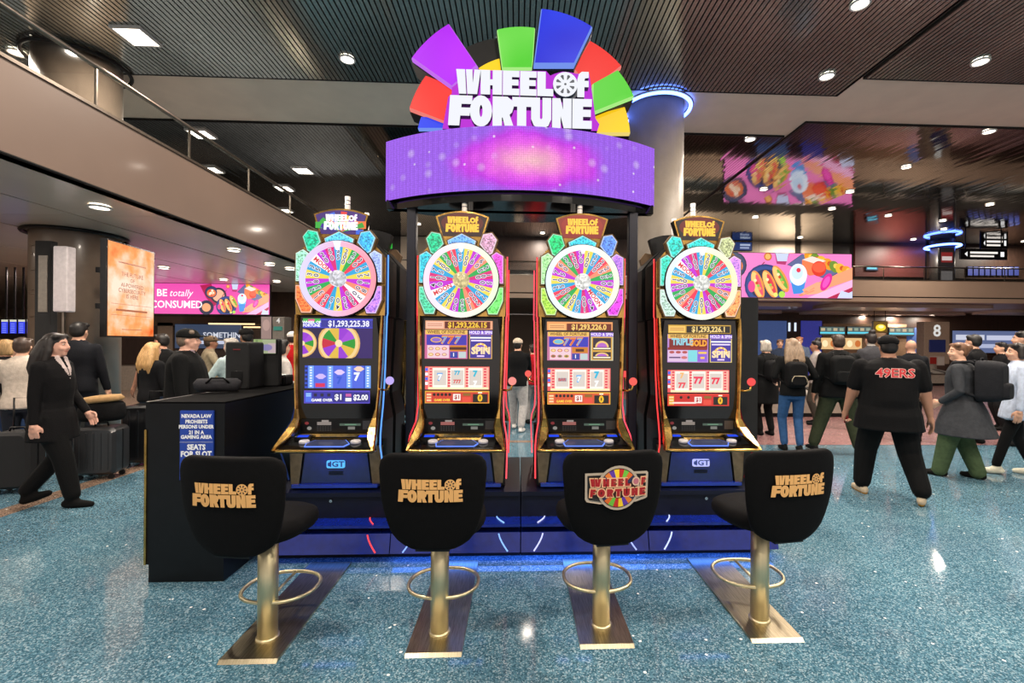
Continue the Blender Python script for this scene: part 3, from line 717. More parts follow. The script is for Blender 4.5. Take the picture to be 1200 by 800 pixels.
def screen_art(k):
    """three lit displays; x in +-.27, z absolute"""
    up, rl, ib = MB(), MB(), MB(); y = -.012
    l = .0004
    def R_(mb, a, b_, c, d, col, n): mb.rect(a, b_, c, d, y - l * n, col)
    Z = lambda v: 1.65 + (405 - v) * .00694 + .01           # photo row -> height on the screen
    X = lambda u: (u - 333) * (.27 / 262.)                  # 667-px crop column -> x
    V = lambda q: Z(370 + q / 6.667)
    BLUR = ('PLAY 3 OR MORE', 'COINS TO SPIN', 'BONUS', 'WIN A JACKPOT', 'ANY BARS', 'PLAY 3 CREDITS', '10,000', 'WIN', '2400', '40')   # lines of print too small to read: plain strokes
    def TXT(mb, t, u, q, sz, col, n, **kw):
        if t in BLUR: hw = sz * len(t) * .27; mb.rect(X(u) - hw, X(u) + hw, V(q) - sz * .26, V(q) + sz * .26, y - l * n, col)
        else: mb.text(t, X(u), V(q), sz, y - l * n, col, **kw)
    def Q(mb, u0, q0, u1, q1, col, n): R_(mb, X(u0), X(u1), V(q1), V(q0), col, n)
    if k == 0:
        Q(up, 62, 66, 592, 368, '1a0c40', 0); Q(up, 480, 140, 592, 368, '2a1060', 1); Q(up, 62, 66, 592, 138, '3a3cc8', 1)
        Q(up, 62, 66, 195, 96, '3ab04a', 2); Q(up, 100, 70, 150, 90, 'd84a8a', 3); Q(up, 200, 78, 592, 132, '2a2a90', 2)
        TXT(up, 'WHEEL OF', 128, 96, .030, 'ffffff', 4, bold=.03); TXT(up, 'FORTUNE', 128, 120, .030, 'ffffff', 4, bold=.03)
        TXT(up, '$1,293,225.38', 410, 106, .066, 'e8e8ff', 4, bold=.03, sx=.86)
        def disc(cx_, cz_, r, clip):
            n = 10; cs = ['a040d0', '9030c8', 'd8b040', '20902a', 'c02038', '9030c8', 'd8b040', '9030c8', 'd8b040', '20902a']
            ell = lambda rr_, col, nn: up.flat([(max(clip[0], min(clip[1], cx_ + rr_ * math.cos(2 * PI * i / 28))), max(clip[2], min(clip[3], cz_ + rr_ * math.sin(2 * PI * i / 28)))) for i in range(28)], y - l * nn, col)
            ell(r, 'd9a860', 5); ell(r * .92, 'e9c98a', 6)
            for i in range(n):
                a0, a1 = 2 * PI * i / n + .3, 2 * PI * (i + 1) / n + .3
                pts = [(cx_, cz_)] + [(cx_ + r * .78 * math.cos(a0 + (a1 - a0) * t / 3), cz_ + r * .78 * math.sin(a0 + (a1 - a0) * t / 3)) for t in range(4)]
                pts = [(max(clip[0], min(clip[1], p)), max(clip[2], min(clip[3], q))) for p, q in pts]
                if abs(area(pts)) > 1e-5: up.flat(pts, y - l * 7, cs[i])
            ell(r * .17, 'f3d9a8', 8)
        disc(X(335), V(255), .168, (X(180), X(500), V(368), V(140)))
        disc(X(60), V(255), .112, (X(62), X(170), V(368), V(140)))
        Q(rl, 78, 425, 580, 598, '2a48c0', 0)
        for i, u in enumerate((105, 250, 395, 538)): Q(rl, u, 427, u + 42, 597, '6fa0f0', 1); [Q(rl, u + 12, 436 + 20 * j, u + 28, 446 + 20 * j, 'e8f0ff', 2) for j in range(8)]
        for i in range(5): Q(rl, 80, 440 + i * 32, 98, 456 + i * 32, '101a50', 2)
        for u, ss in ((200, 'd'), (342, 'd'), (475, '7')):
            Q(rl, u - 50, 427, u + 50, 597, '4a62d8', 1)
        for u, q, c in ((200, 508, 'c8b0f0'), (342, 476, 'd8c0f8'), (490, 450, 'e8c8b8')): rl.flat([(X(u - 42), V(q)), (X(u - 14), V(q + 20)), (X(u + 14), V(q + 20)), (X(u + 42), V(q)), (X(u + 14), V(q - 20)), (X(u - 14), V(q - 20))], y - l * 3, c)
        Q(rl, 160, 560, 232, 590, 'd02858', 3); TXT(rl, '7', 475, 512, .085, 'f4f6ff', 4, bold=.05); TXT(rl, '7', 342, 540, .075, '2a50c8', 4, bold=.05)
        Q(ib, 74, 616, 574, 714, '5a4ac8', 0); Q(ib, 80, 625, 570, 708, '2c2a98', 1); Q(ib, 84, 630, 132, 704, '4a6ae0', 2)
        for u0, u1 in ((300, 372), (384, 440), (450, 566)): Q(ib, u0, 634, u1, 704, '2a2478', 2)
        for u in (160, 210, 262): Q(ib, u - 12, 638, u + 12, 662, '17143c', 2)
        TXT(ib, 'GAME OVER', 210, 690, .030, 'ffffff', 3, bold=.03); TXT(ib, '$1', 332, 668, .062, 'ffffff', 3, bold=.03); TXT(ib, '$2.00', 504, 670, .060, 'ffffff', 3, bold=.03, sx=.85); Q(ib, 388, 672, 434, 698, 'f0f0ff', 3); Q(ib, 390, 640, 432, 662, 'c05aa0', 3)
        for v in (84, 98): Q(ib, 90, v + 555, 126, v + 563, '9fd0ff', 3)
    else:
        tc = ('e8a07a', 'e89a5a', 'd8a03c')[k - 1]
        Q(up, 56, 74, 578, 140, tc, 0) if k != 3 else Q(up, 76, 90, 584, 156, 'c89a34', 0)
        d = 18 if k == 3 else 8 if k == 2 else 0
        Q(up, 62 + d, 82 + d, 195 + d, 132 + d, ('f0b8a0', 'f0b070', 'f0c060')[k - 1], 1)
        [Q(up, 72 + d, 96 + d + 14 * j, 185 + d, 100 + d + 14 * j, 'a05030', 2) for j in range(2)]
        Q(up, 205 + d, 80 + d, 560 + d, 134 + d, ('5a100c', '6a2010', '1a1010')[k - 1], 1)
        TXT(up, ('$1,293,226.15', '$1,293,226.0', '$1,293,226.1')[k - 1], 382 + d, 108 + d, .060, ('f0c030', 'f4c86a', 'f0d080')[k - 1], 3, bold=.035, sx=.92)
        # left paytable
        Q(up, 52 + d, 146 + d, 384 + d, 368 + d, ('c86090', 'c07098', 'b080c8')[k - 1], 0); Q(up, 56 + d, 146 + d, 382 + d, 180 + d, 'e8b858', 1); TXT(up, 'WHEEL OF FORTUNE', 218 + d, 163 + d, .034, '5a2410', 3, bold=.02, sx=.92)
        Q(up, 66 + d, 184 + d, 376 + d, 262 + d, ('3a2ca8', '3030b0', '7a1414')[k - 1], 1)
        if k < 3:
            up.ell(X(140 + d), V(222 + d), .045, .022, y - l * 2, 'e8b020'); up.ell(X(140 + d), V(222 + d), .036, .016, y - l * 3, ('8a60c0', '6ab8d0')[k - 1])
            for i, u in enumerate((205, 255, 308)): TXT(up, '7', u + d, 224 + d, .088, 'e89028', 4, bold=.05, shear=.2); TXT(up, '7', u + d, 224 + d, .07, ('50a0d8', 'd05040')[i % 2], 5, bold=.02, shear=.2)
            Q(up, 72 + d, 264 + d, 240 + d, 362 + d, 'e6c4d0', 1)
            for r_ in range(2):
                for c in range(3): up.ell(X(100 + 52 * c + d), V(290 + 45 * r_ + d), .021, .013, y - l * 3, ('c86a5a', 'c08a8a', 'd0a050')[(c + r_ + k) % 3]); up.ell(X(100 + 52 * c + d), V(290 + 45 * r_ + d), .013, .007, y - l * 4, ('ffd0a0', '6a6a40')[r_ if k == 2 else 0])
            Q(up, 248 + d, 264 + d, 374 + d, 310 + d, 'c87818', 1); TXT(up, ('10,000', 'WIN')[k - 1], 310 + d, 288 + d, .042, '4a1808', 3, bold=.04, sx=.8); Q(up, 248 + d, 314 + d, 308 + d, 362 + d, '28389a', 1); Q(up, 314 + d, 314 + d, 372 + d, 362 + d, 'b8c8c8', 1); TXT(up, '1', 276 + d, 338 + d, .040, 'ffffff', 3, bold=.03)
        else:
            TXT(up, 'TRIPLE', 190, 226, .074, '8ac8d8', 3, bold=.05, sx=.8); TXT(up, 'GOLD', 318, 236, .066, 'f0a028', 3, bold=.05, sx=.8); Q(up, 72, 268, 392, 288, '8a2018', 2)
            Q(up, 74, 290, 236, 380, 'd8b8d8', 1); Q(up, 238, 290, 312, 380, '7ad0d8', 1); Q(up, 314, 290, 392, 380, '8a5ad0', 1)
            for c in range(3): up.ell(X(106 + 52 * c), V(306), .022, .011, y - l * 3, 'b04a4a')
            TXT(up, 'ANY BARS', 130, 348, .022, '5a3a6a', 3, bold=.02); up.ell(X(206), V(348), .026, .012, y - l * 3, 'c86a6a'); TXT(up, '2400', 354, 310, .032, 'f0c050', 3, bold=.03, sx=.85); TXT(up, '40', 354, 350, .032, 'f0c050', 3, bold=.03)
        # right hold & spin card
        Q(up, 396 + d, 148 + d, 576 + d, 368 + d, ('c89a50', 'c8c0a0', 'd8c070')[k - 1], 0); Q(up, 404 + d, 182 + d, 568 + d, 362 + d, ('3a2a90', 'd0a040', '3a2a98')[k - 1], 1)
        Q(up, 396 + d, 148 + d, 576 + d, 180 + d, '7a50c8', 1); TXT(up, 'HOLD & SPIN', 486 + d, 164 + d, .034, 'f4e8ff', 3, bold=.025, sx=.92)
        if k != 2:
            TXT(up, 'PLAY 3 OR MORE', 486 + d, 204 + d, .022, 'ffffff', 3, bold=.02); TXT(up, 'COINS TO SPIN', 486 + d, 226 + d, .022, 'e8d8ff', 3, bold=.02)
            up.ell(X(486 + d), V(300 + d), .060, .058, y - l * 2, 'f0b84a', a0=0, a1=PI); up.ell(X(486 + d), V(300 + d), .044, .042, y - l * 3, '6a3ac0', a0=0, a1=PI)
            for j in range(5): a = .3 + j * .62; up.ell(X(486 + d) + .052 * math.cos(a), V(300 + d) + .05 * math.sin(a), .007, .007, y - l * 4, 'ffe8b0', n=8)
            TXT(up, 'SPIN', 486 + d, 306 + d, .076, 'f6d8a8', 5, bold=.05); TXT(up, 'BONUS', 486 + d, 346 + d, .022, 'f0d0ff', 4, bold=.02)
        else:
            for q in (190, 300):
                hh = 95 if q == 190 else 55
                Q(up, 414 + d, q + d, 558 + d, q + hh + d, '2a1a30', 2); up.ell(X(486 + d), V(q + hh - 22 + d), .056, .052 if hh > 60 else .03, y - l * 3, 'e8c070', a0=0, a1=PI); up.ell(X(486 + d), V(q + hh - 22 + d), .042, .036 if hh > 60 else .02, y - l * 4, 'b060c0', a0=0, a1=PI)
                TXT(up, 'WIN A JACKPOT', 486 + d, q + hh - 12 + d, .020, 'fff0d0', 5, bold=.02)
        # reels
        Q(rl, 56 + d, 428 + d, 556 + d, 606 + d, ('e05a52', 'e05858', 'd84a50')[k - 1], 0); Q(rl, 80 + d, 434 + d, 550 + d, 600 + d, 'f4a090', 1); Q(rl, 80 + d, 588 + d, 550 + d, 604 + d, 'ffd8a8', 2)
        for i in range(4): Q(rl, 58 + d, 440 + d + i * 36, 78 + d, 462 + d + i * 36, ('4060e0', 'e8f0ff')[i % 2], 2)
        for u in (90, 232, 372, 512):
            [Q(rl, u + d, 440 + d + 22 * j, u + 20 + d, 452 + d + 22 * j, 'c83048', 3) for j in range(7)]
        for i, u in enumerate((172, 305, 446)):
            Q(rl, u - 56 + d, 440 + d, u + 56 + d, 594 + d, 'f0e4d8', 2); Q(rl, u - 48 + d, 456 + d, u + 48 + d, 572 + d, 'c8bdb4', 3)
        if k == 1:
            TXT(rl, '7', 172, 512, .085, '6a9ad0', 5, bold=.05); TXT(rl, '7', 172, 512, .062, 'fafcff', 6, bold=.03); TXT(rl, '77', 305, 478, .045, '2aa0c0', 5, bold=.05); TXT(rl, '777', 305, 545, .04, 'c84848', 5, bold=.05); TXT(rl, '7', 446, 484, .065, '2aa8c0', 5, bold=.06); TXT(rl, '7', 446, 560, .055, 'f8fbff', 5, bold=.05)
        elif k == 2:
            Q(rl, 140 + d, 505 + d, 206 + d, 532 + d, '8a8a98', 5); TXT(rl, 'BAR', 172 + d, 519 + d, .034, 'b84848', 6, bold=.03); TXT(rl, '7', 305 + d, 514 + d, .075, '5aa0d8', 5, bold=.06); TXT(rl, '7', 305 + d, 514 + d, .055, 'fafcff', 6, bold=.03); TXT(rl, '7', 446 + d, 482 + d, .07, '2aa8c8', 5, bold=.07); TXT(rl, '7', 446 + d, 550 + d, .06, 'f4f8ff', 5, bold=.05)
        else:
            TXT(rl, '7', 172 + d, 474 + d, .06, 'e0a868', 5, bold=.06); TXT(rl, '77', 172 + d, 552 + d, .06, 'd83848', 5, bold=.05); TXT(rl, '77', 305 + d, 512 + d, .075, 'd83050', 5, bold=.06); TXT(rl, '77', 446 + d, 516 + d, .068, 'd83048', 5, bold=.06)
        # info bar
        Q(ib, 56 + d, 616 + d, 556 + d, 712 + d, ('e0a030', 'e8a838', 'd83024')[k - 1], 0); Q(ib, 62 + d, 626 + d, 550 + d, 706 + d, ('c83a28', 'd0502a', 'c8241e')[k - 1], 1)
        Q(ib, 66 + d, 632 + d, 108 + d, 704 + d, ('e0664a', 'e07a4a', 'e0a030')[k - 1], 2); [Q(ib, 70 + d, 640 + d + 22 * j, 104 + d, 650 + d + 22 * j, 'f8d8a8', 3) for j in range(3)]
        for j in range(5 if k < 3 else 2): ib.ell(X((128 if k < 3 else 165) + 30 * j * (1 if k < 3 else 2) + d), V(645 + d), .012, .012, y - l * 3, '1a0c08', n=10)
        TXT(ib, ('GAME OVER', 'GAME OVER', 'PLAY 3 CREDITS')[k - 1], 190 + d, 688 + d, .026, 'f8d040' if k < 3 else 'ffd8d0', 3, bold=.03, sx=.9)
        Q(ib, 274 + d, 640 + d, 332 + d, 690 + d, 'f4e8e0', 2); TXT(ib, '$1', 303 + d, 665 + d, .045, 'a02020', 3, bold=.03); Q(ib, 346 + d, 664 + d, 412 + d, 704 + d, 'e04838', 2)
        Q(ib, 352 + d, 634 + d, 410 + d, 654 + d, '8a6020', 2); Q(ib, 428 + d, 640 + d, 542 + d, 704 + d, '140c08', 2); TXT(ib, '0', 484 + d, 673 + d, .075, 'f4b818', 3, bold=.05); TXT(ib, 'WIN', 484 + d, 630 + d, .02, 'fff0d0', 3, bold=.02)
    return up, rl, ib
ZB = .49
def machine(k):
    x0 = MX[k]; e = tag(empty('slot_machine', (x0, MY, ZB)), MLAB[k], 'slot machine', 'slot machines on the front of the bank')
    def part(nm, mb, m, par=None, label=None):
        mb.shift(0, 0, -ZB); o = mb.build(nm, m, par or e)
        if label: o['label'] = label
        return o
    # cabinet and head
    cab = [(-.33, .50), (-.335, 1.0), (-.30, 1.2), (-.335, 1.86), (.335, 1.86), (.30, 1.2), (.335, 1.0), (.33, .50)]
    part('cabinet', MB().prism(cab, .03, .355), M_BLACK)
    head = [(-.352, 1.865), (-.358, 2.0), (-.358, 2.33), (-.30, 2.40), (-.20, 2.50), (.20, 2.50), (.30, 2.40), (.358, 2.33), (.358, 2.0), (.352, 1.865)]
    part('head_housing', MB().prism(head, .02, .34, 0, ms=1), [M_GOLD, M_BLACK], label='gold housing around the wheel')
    part('belly_frame', MB().prism([(-.36, .50), (-.36, .86), (.36, .86), (.36, .50)], -.02, .08), M_BLACK)
    # wheel
    cx_, cz_ = 0., 2.15
    wh = part('wheel', MB().lathe([(.308, .0), (.308, .045), (.298, .055), (.285, .055), (.285, .0)], (0, .02, cz_), 48, axis='y'), WRIM)
    ra, rb = RIMC[k]; mb = MB(); n = 48
    for i in range(n):
        a0, a1 = 2 * PI * i / n, 2 * PI * (i + 1) / n; t = (math.cos((a0 + a1) / 2) + 1) / 2
        ca, cb = lin(ra), lin(rb); cm = tuple(ca[q] * (1 - t) + cb[q] * t for q in range(3))
        cm = tuple(12.92 * q if q < .0031 else 1.055 * q ** (1 / 2.4) - .055 for q in cm)
        for r0, r1, yy0, yy1 in ((.300, .290, -.04, -.056), (.290, .266, -.056, -.054), (.266, .254, -.054, -.028)):
            mb.add([(r0 * math.cos(a0), yy0, cz_ + r0 * math.sin(a0)), (r0 * math.cos(a1), yy0, cz_ + r0 * math.sin(a1)), (r1 * math.cos(a1), yy1, cz_ + r1 * math.sin(a1)), (r1 * math.cos(a0), yy1, cz_ + r1 * math.sin(a0))], [(0, 1, 2, 3)], 0, cm, True)
    part('glowing_rim', mb, GLOWW, wh, 'softly glowing white rim')
    seq, nums, off = WHEELS[k]; n = len(seq)
    for i, ch in enumerate(seq):
        a1 = PI / 2 - 2 * PI * (i - .5) / n + off; a0 = PI / 2 - 2 * PI * (i + .5) / n + off
        pts = [(.06 * math.cos(a0), cz_ + .06 * math.sin(a0))] + [(.256 * math.cos(a0 + (a1 - a0) * t / 3), cz_ + .256 * math.sin(a0 + (a1 - a0) * t / 3)) for t in range(4)] + [(.06 * math.cos(a1), cz_ + .06 * math.sin(a1))]
        part('wheel_wedge', MB().prism(pts, -.030, -.010, 0, WEDC[ch]), SCREEN, wh)
    mb = MB()
    for i, ch in enumerate(seq):
        a = PI / 2 - 2 * PI * i / n + off; t = nums[i]
        if t == 'MOON':
            mb.text(t, .165 * math.cos(a), cz_ + .165 * math.sin(a), .050, -.032, 'd02030', bold=.03, rot=a + PI if math.cos(a) < 0 else a); continue
        m_ = len(t); st = .052; r0 = .222
        for j, q in enumerate(t):
            r_ = r0 - st * j * (1. if m_ < 3 else .82)
            xx, zz = r_ * math.cos(a), cz_ + r_ * math.sin(a)
            mb.text(q, xx, zz, .060, -.0315, 'f4f0ff', bold=.06, rot=a - PI / 2)
            mb.text(q, xx, zz, .056, -.0325, '181028', bold=.012, rot=a - PI / 2)
    part('wheel_numbers', mb, SCREEN, wh)
    hb = MB().lathe([(.066, -.0), (.066, .05), (.05, .065), (.02, .07)], (0, .0, cz_), 24, c=HUBC[k], axis='y')
    part('hub', hb, printed('hub_sparkle', 1.0, .3, .15, 60.), wh)
    part('pointer', MB().prism([(-.03, cz_ + .292), (.03, cz_ + .292), (.010, cz_ + .225), (-.010, cz_ + .225)], -.064, -.04, 0, 'fbfbff'), GLOWW, wh)
    # gems
    for g, pts in enumerate(GEMS):
        c = GEMC[k][g]; i1, i2, i3 = inset(pts, .010), inset(pts, .017), inset(pts, .022)
        mb = MB(); mb.prism(pts, -.012, .05, 0, '6a5030')
        mb.prism(i1, -.020, -.010, 1, tuple(.55 + .45 * q for q in [int(c[z:z + 2], 16) / 255 for z in (0, 2, 4)]))
        mb.prism(i2, -.024, -.018, 2, c)
        part('gem', mb, [PRINT, GLOWW, GEMF])
    # topper
    fan = []
    for i in range(9):
        a = PI / 2 + .42 - .84 * i / 8; fan.append((.53 * math.sin(-(a - PI / 2)), 2.19 + .53 * math.cos(a - PI / 2)))
    fan = fan + [(.165, 2.50), (-.165, 2.50)]
    tp = part('topper', MB().prism(fan, .02, .10, 0, ms=1), [M_GOLD, M_BLACK], label='fan-shaped topper in a gold frame')
    fi = inset(fan, .014); mb = MB()
    if k == 0:
        mb.flat(fi, .016, '3a1a70'); zt = 2.50
        cols = ['2a9a30', 'f07028', '8a20a8', 'e8c020', 'e03030', '2aa838', '2860d8', 'f06a28', '2aa838', '3a1a90', 'e05020', '2060c8']
        for i in range(10):
            a0, a1 = PI * .08 + PI * .84 * i / 10, PI * .08 + PI * .84 * (i + 1) / 10; r_ = .16 if i % 2 else .185
            ps = [(0, 2.53)] + [(r_ * 1.05 * math.cos(a), 2.53 + r_ * .9 * math.sin(a)) for a in (a0, (a0 + a1) / 2, a1)]
            mb.flat(ps, .0155, cols[i])
        mb.rect(-.20, -.13, 2.56, 2.61, .0156, '2aa838'); mb.rect(.13, .20, 2.56, 2.62, .0156, 'f07030'); mb.rect(.12, .18, 2.515, 2.55, .0156, '2860d8')
    else:
        mb.flat(fi, .016, ('2a0806', '8a1c14', '140606')[k - 1]); mb.ell(0, 2.62, .17, .085, .0157, ('5a120c', '9a2418', '6a1210')[k - 1], n=24)
    lp = logo_polys(-.135, .135, 2.545, 2.675)
    lc = 'fbfbff' if k == 0 else 'ffc63a'
    for pl in lp: mb.flat(pl, .0148, lc)
    wx_, wz_, wr_, hs = logo_wheel(-.135, .135, 2.545, 2.675); mb.ell(wx_, wz_, wr_, wr_, .0148, lc, n=14); mb.ell(wx_, wz_, wr_ * .4, wr_ * .4, .0142, '5a1a0a', n=10)
    part('topper_face', mb, SCREEN, tp)
    cn = MB(); cn.cyl((.0, .16, 2.52), (.0, .16, 2.86), .022, seg=14); cn.cyl((0, .16, 2.79), (0, .16, 2.797), .0225, seg=14, m=1); cn.cyl((0, .16, 2.82), (0, .16, 2.827), .0225, seg=14, m=1)
    part('candle_light', cn, [mat('candle_white', 'd9d2c6', .4, emit='fff4e6', es=.12), M_CHROME])
    # monitor with bezel
    bez = [(-.30, 1.035), (-.315, 1.25), (-.312, 1.70), (-.295, 1.845), (.295, 1.845), (.312, 1.70), (.315, 1.25), (.30, 1.035)]
    mo = part('monitor', MB().prism(bez, -.010, .04), M_GLOSS, label='tall black screen bezel')
    u_, r_, i_ = screen_art(k)
    part('upper_display', u_, SCREEN, mo); part('reel_display', r_, SCREENB if k else SCREEN, mo); part('info_display', i_, SCREEN, mo)
    # gold side rails sweeping out to the deck
    prof = [(1.865, .352, .322, .0, .0), (1.70, .350, .315, -.02, 0), (1.45, .343, .312, -.03, 0), (1.25, .334, .308, -.035, 0), (1.12, .326, .298, -.045, 0), (1.05, .326, .28, -.065, 0), (.99, .340, .27, -.12, 0), (.93, .356, .285, -.20, 0), (.875, .368, .33, -.275, 0), (.852, .372, .345, -.295, 0)]
    for s_ in (-1, 1):
        rings = []
        for z, xo, xi, yf, _ in prof:
            yb = yf + (.06 if z > 1.1 else .05)
            rings.append([(s_ * xi, yf + .004, z), (s_ * (xi + .01), yf - .012, z), (s_ * (xo - .008), yf - .012, z), (s_ * xo, yf + .004, z), (s_ * xo, yb, z - .01), (s_ * xi, yb, z - .01)])
        part('side_rail', MB().loft(rings, sm=False), M_GOLD, label='polished gold side rail')
    # bill panel, gold lip, deck
    part('bill_panel', MB().prism([(-.285, 1.035), (.285, 1.035), (.285, .955), (.25, .93), (-.25, .93), (-.285, .955)], -.03, .04), M_BLACK)
    bp = e.children[-1]
    mb = MB(); yy = -.032
    mb.ell(-.235, 1.005, .016, .012, yy, 'c02838'); mb.ell(-.215, .965, .018, .014, yy, 'd8d4cc'); mb.rect(-.155, -.045, .99, 1.015, yy, ('d8c8c0', 'f08a84', 'f09088', 'd8c8bc')[k]); mb.rect(-.12, -.065, 1.015, 1.03, yy, 'e8d8d0')
    for j in range(6):
        for i in range(3): mb.rect(-.155 + .02 * j, -.143 + .02 * j, .945 + .014 * i, .953 + .014 * i, yy, '3a3a3e')
    mb.rect(.02, .185, .985, 1.003, yy, '6a8a78'); mb.rect(.06, .15, .99, .998, yy - .0004, '9fe0b4'); mb.rect(.085, .14, .955, .978, yy, 'b8b8b0'); mb.rect(.20, .275, .955, 1.025, yy, ('2a2c34', '1c1a1c', '2a221c', '5a4028')[k])
    part('bill_acceptor', mb, printed('faint_print', .35, .4), bp)
    part('gold_lip', MB().prism([(-.27, .928), (.27, .928), (.29, .905), (-.29, .905)], -.075, -.02), M_GOLD)
    mb = MB(); fr, bk_ = -.285, -.03
    pl = [(-.365, fr + .012), (-.355, fr), (.355, fr), (.365, fr + .012), (.30, bk_), (-.30, bk_)]
    zt = lambda y: .858 + (y - fr) / (bk_ - fr) * .052
    mb.loft([[(x, y, zt(y) - .03) for x, y in pl], [(x, y, zt(y)) for x, y in pl]], sm=False)
    dk = part('button_deck', mb, M_GLOSS, label='glossy black button deck')
    mb = MB(); mb.tube([(-.368, fr + .03, .846), (-.364, fr - .004, .846), (-.33, fr - .012, .845), (.33, fr - .012, .845), (.364, fr - .004, .846), (.368, fr + .03, .846)], .011, 8)
    part('deck_trim', mb, M_GOLD, dk)
    def on_deck(pts, h, m, nm, par=dk):
        mb = MB(); mb.loft([[(x, y, zt(y) - .004) for x, y in pts], [(x, y, zt(y) + h) for x, y in pts]], sm=False); return part(nm, mb, m, par)
    NB = glow('deck_blue_line', '6a8cff', 1.3, False)
    on_deck([(-.155, -.25), (.135, -.25), (.16, -.20), (.11, -.135), (-.12, -.135), (-.165, -.20)], .006, NB, 'touchscreen_border')
    on_deck([(-.148, -.246), (.128, -.246), (.152, -.20), (.106, -.14), (-.115, -.14), (-.157, -.20)], .008, mat('touchscreen_glass', '24283a', .1, emit='6a70a0', es=.18), 'touchscreen')
    for x in (-.19, .195):
        part('spin_button', MB().lathe([(.038, zt(-.17) - .004), (.038, zt(-.17) + .014), (.03, zt(-.17) + .02)], (x, -.17, 0), 20), mat('button_cap', 'b8b4ae', .25, emit='d8d8ff', es=.12), dk)
    for x in (-.23, .235):
        on_deck([(x - .06, -.125), (x + .06, -.125), (x + .055, -.07), (x - .055, -.07)], .02, M_BLACK, 'cup')
        on_deck([(x - .04, -.118), (x + .04, -.118), (x + .038, -.085), (x - .038, -.085)], .023, glow('cup_blue', '2a4cf0', 1.1, False), 'cup_light')
    # belly
    bl = part('belly_door', MB().prism([(-.27, .53), (-.235, .815), (.235, .815), (.27, .53)], -.045, .0), BELLY, label='glossy blue lower door')
    part('badge', MB().prism(rrect(-.07, .07, .655, .715, .012), -.055, -.044, 0, ('58b8ff', '7ab0ff', '9aa8ff', 'b8bcff')[k]), SCREEN, bl)
    part('badge_text', MB().text('IGT', .012, .685, .06, -.0565, '20306a', bold=.03, sx=1.2).ell(-.05, .685, .012, .016, -.0565, '20306a', n=12), SCREEN, bl)
    part('badge_slot', MB().box(-.055, .055, -.048, -.044, .60, .63), M_DARK, bl)
    part('lock', MB().prism([(-.09, .815), (.09, .815), (.07, .775), (-.07, .775)], -.06, -.04), M_BLACK, bl)
    part('ledge', MB().box(-.33, .33, -.075, .0, .505, .53), mat('blue_ledge', '1a3a9a', .25, coat=.5), bl)
    for s_ in (-1, 1):
        part('bracket', MB().prism([(s_ * .285, .53), (s_ * .345, .53), (s_ * .36, .83), (s_ * .25, .83)], -.05, -.02), BRZ)
    part('under_deck_strip', MB().box(-.2, .2, -.16, -.145, .822, .83), glow('belly_led', '4a7cff', 6.0, False), dk)
    disk_lamp('belly_light', (0, -.17, .81 - ZB), 1.1 if k in (0, 3) else .9, .4, (.12, .3, 1), rot=(math.radians(32), 0, 0), parent=e, shape='RECTANGLE', sy=.03)
    # neon edge tubes
    npts = [(1.86, .362, .05), (1.4, .352, .04), (1.15, .345, .02), (1.02, .35, -.04), (.93, .372, -.14), (.85, .38, -.17), (.7, .376, -.09), (.56, .372, -.03)]
    for s_, c in ((-1, NEONC[k][0]), (1, NEONC[k][1])):
        t = MB().tube([(s_ * .366, .06, 2.36), (s_ * .366, .055, 1.88)] + [(s_ * x, y, z) for z, x, y in npts], .0058, 8)
        part('neon_strip', t, glow('neon_' + c, c, 1.5 if c not in ('7a1020', '26386a') else .6))
    # pull handle
    hm = MB(); hm.tube([(.34, -.01, 1.27), (.375, -.03, 1.268), (.405, -.05, 1.28), (.415, -.05, 1.32)], .009, 8)
    h = part('handle', hm, M_GOLD)
    part('handle_ball', MB().sphere((.415, -.05, 1.345), .033, 16, 10), glow('ball_' + BALLC[k], BALLC[k], 1.0, False), h, 'glowing ball knob')
    return e
front = [machine(k) for k in range(4)]
RL = ['far-side machine, dark back seen between the first and second slot machines', 'far-side machine hidden behind the gold-hub slot machine', 'far-side machine hidden behind the white-hub slot machine', 'far-side machine, dark back seen left of the right-end slot machine']
for k in range(4):
    c = copy_tree(front[k]); c.location = (MX[k], 2 * BY - MY + .04, ZB); c.rotation_euler = (0, 0, PI)
    c['label'] = RL[k]; c['group'] = 'slot machines on the far side of the bank'
    for ch in list(c.children):
        if ch.type == 'LIGHT': bpy.data.objects.remove(ch)

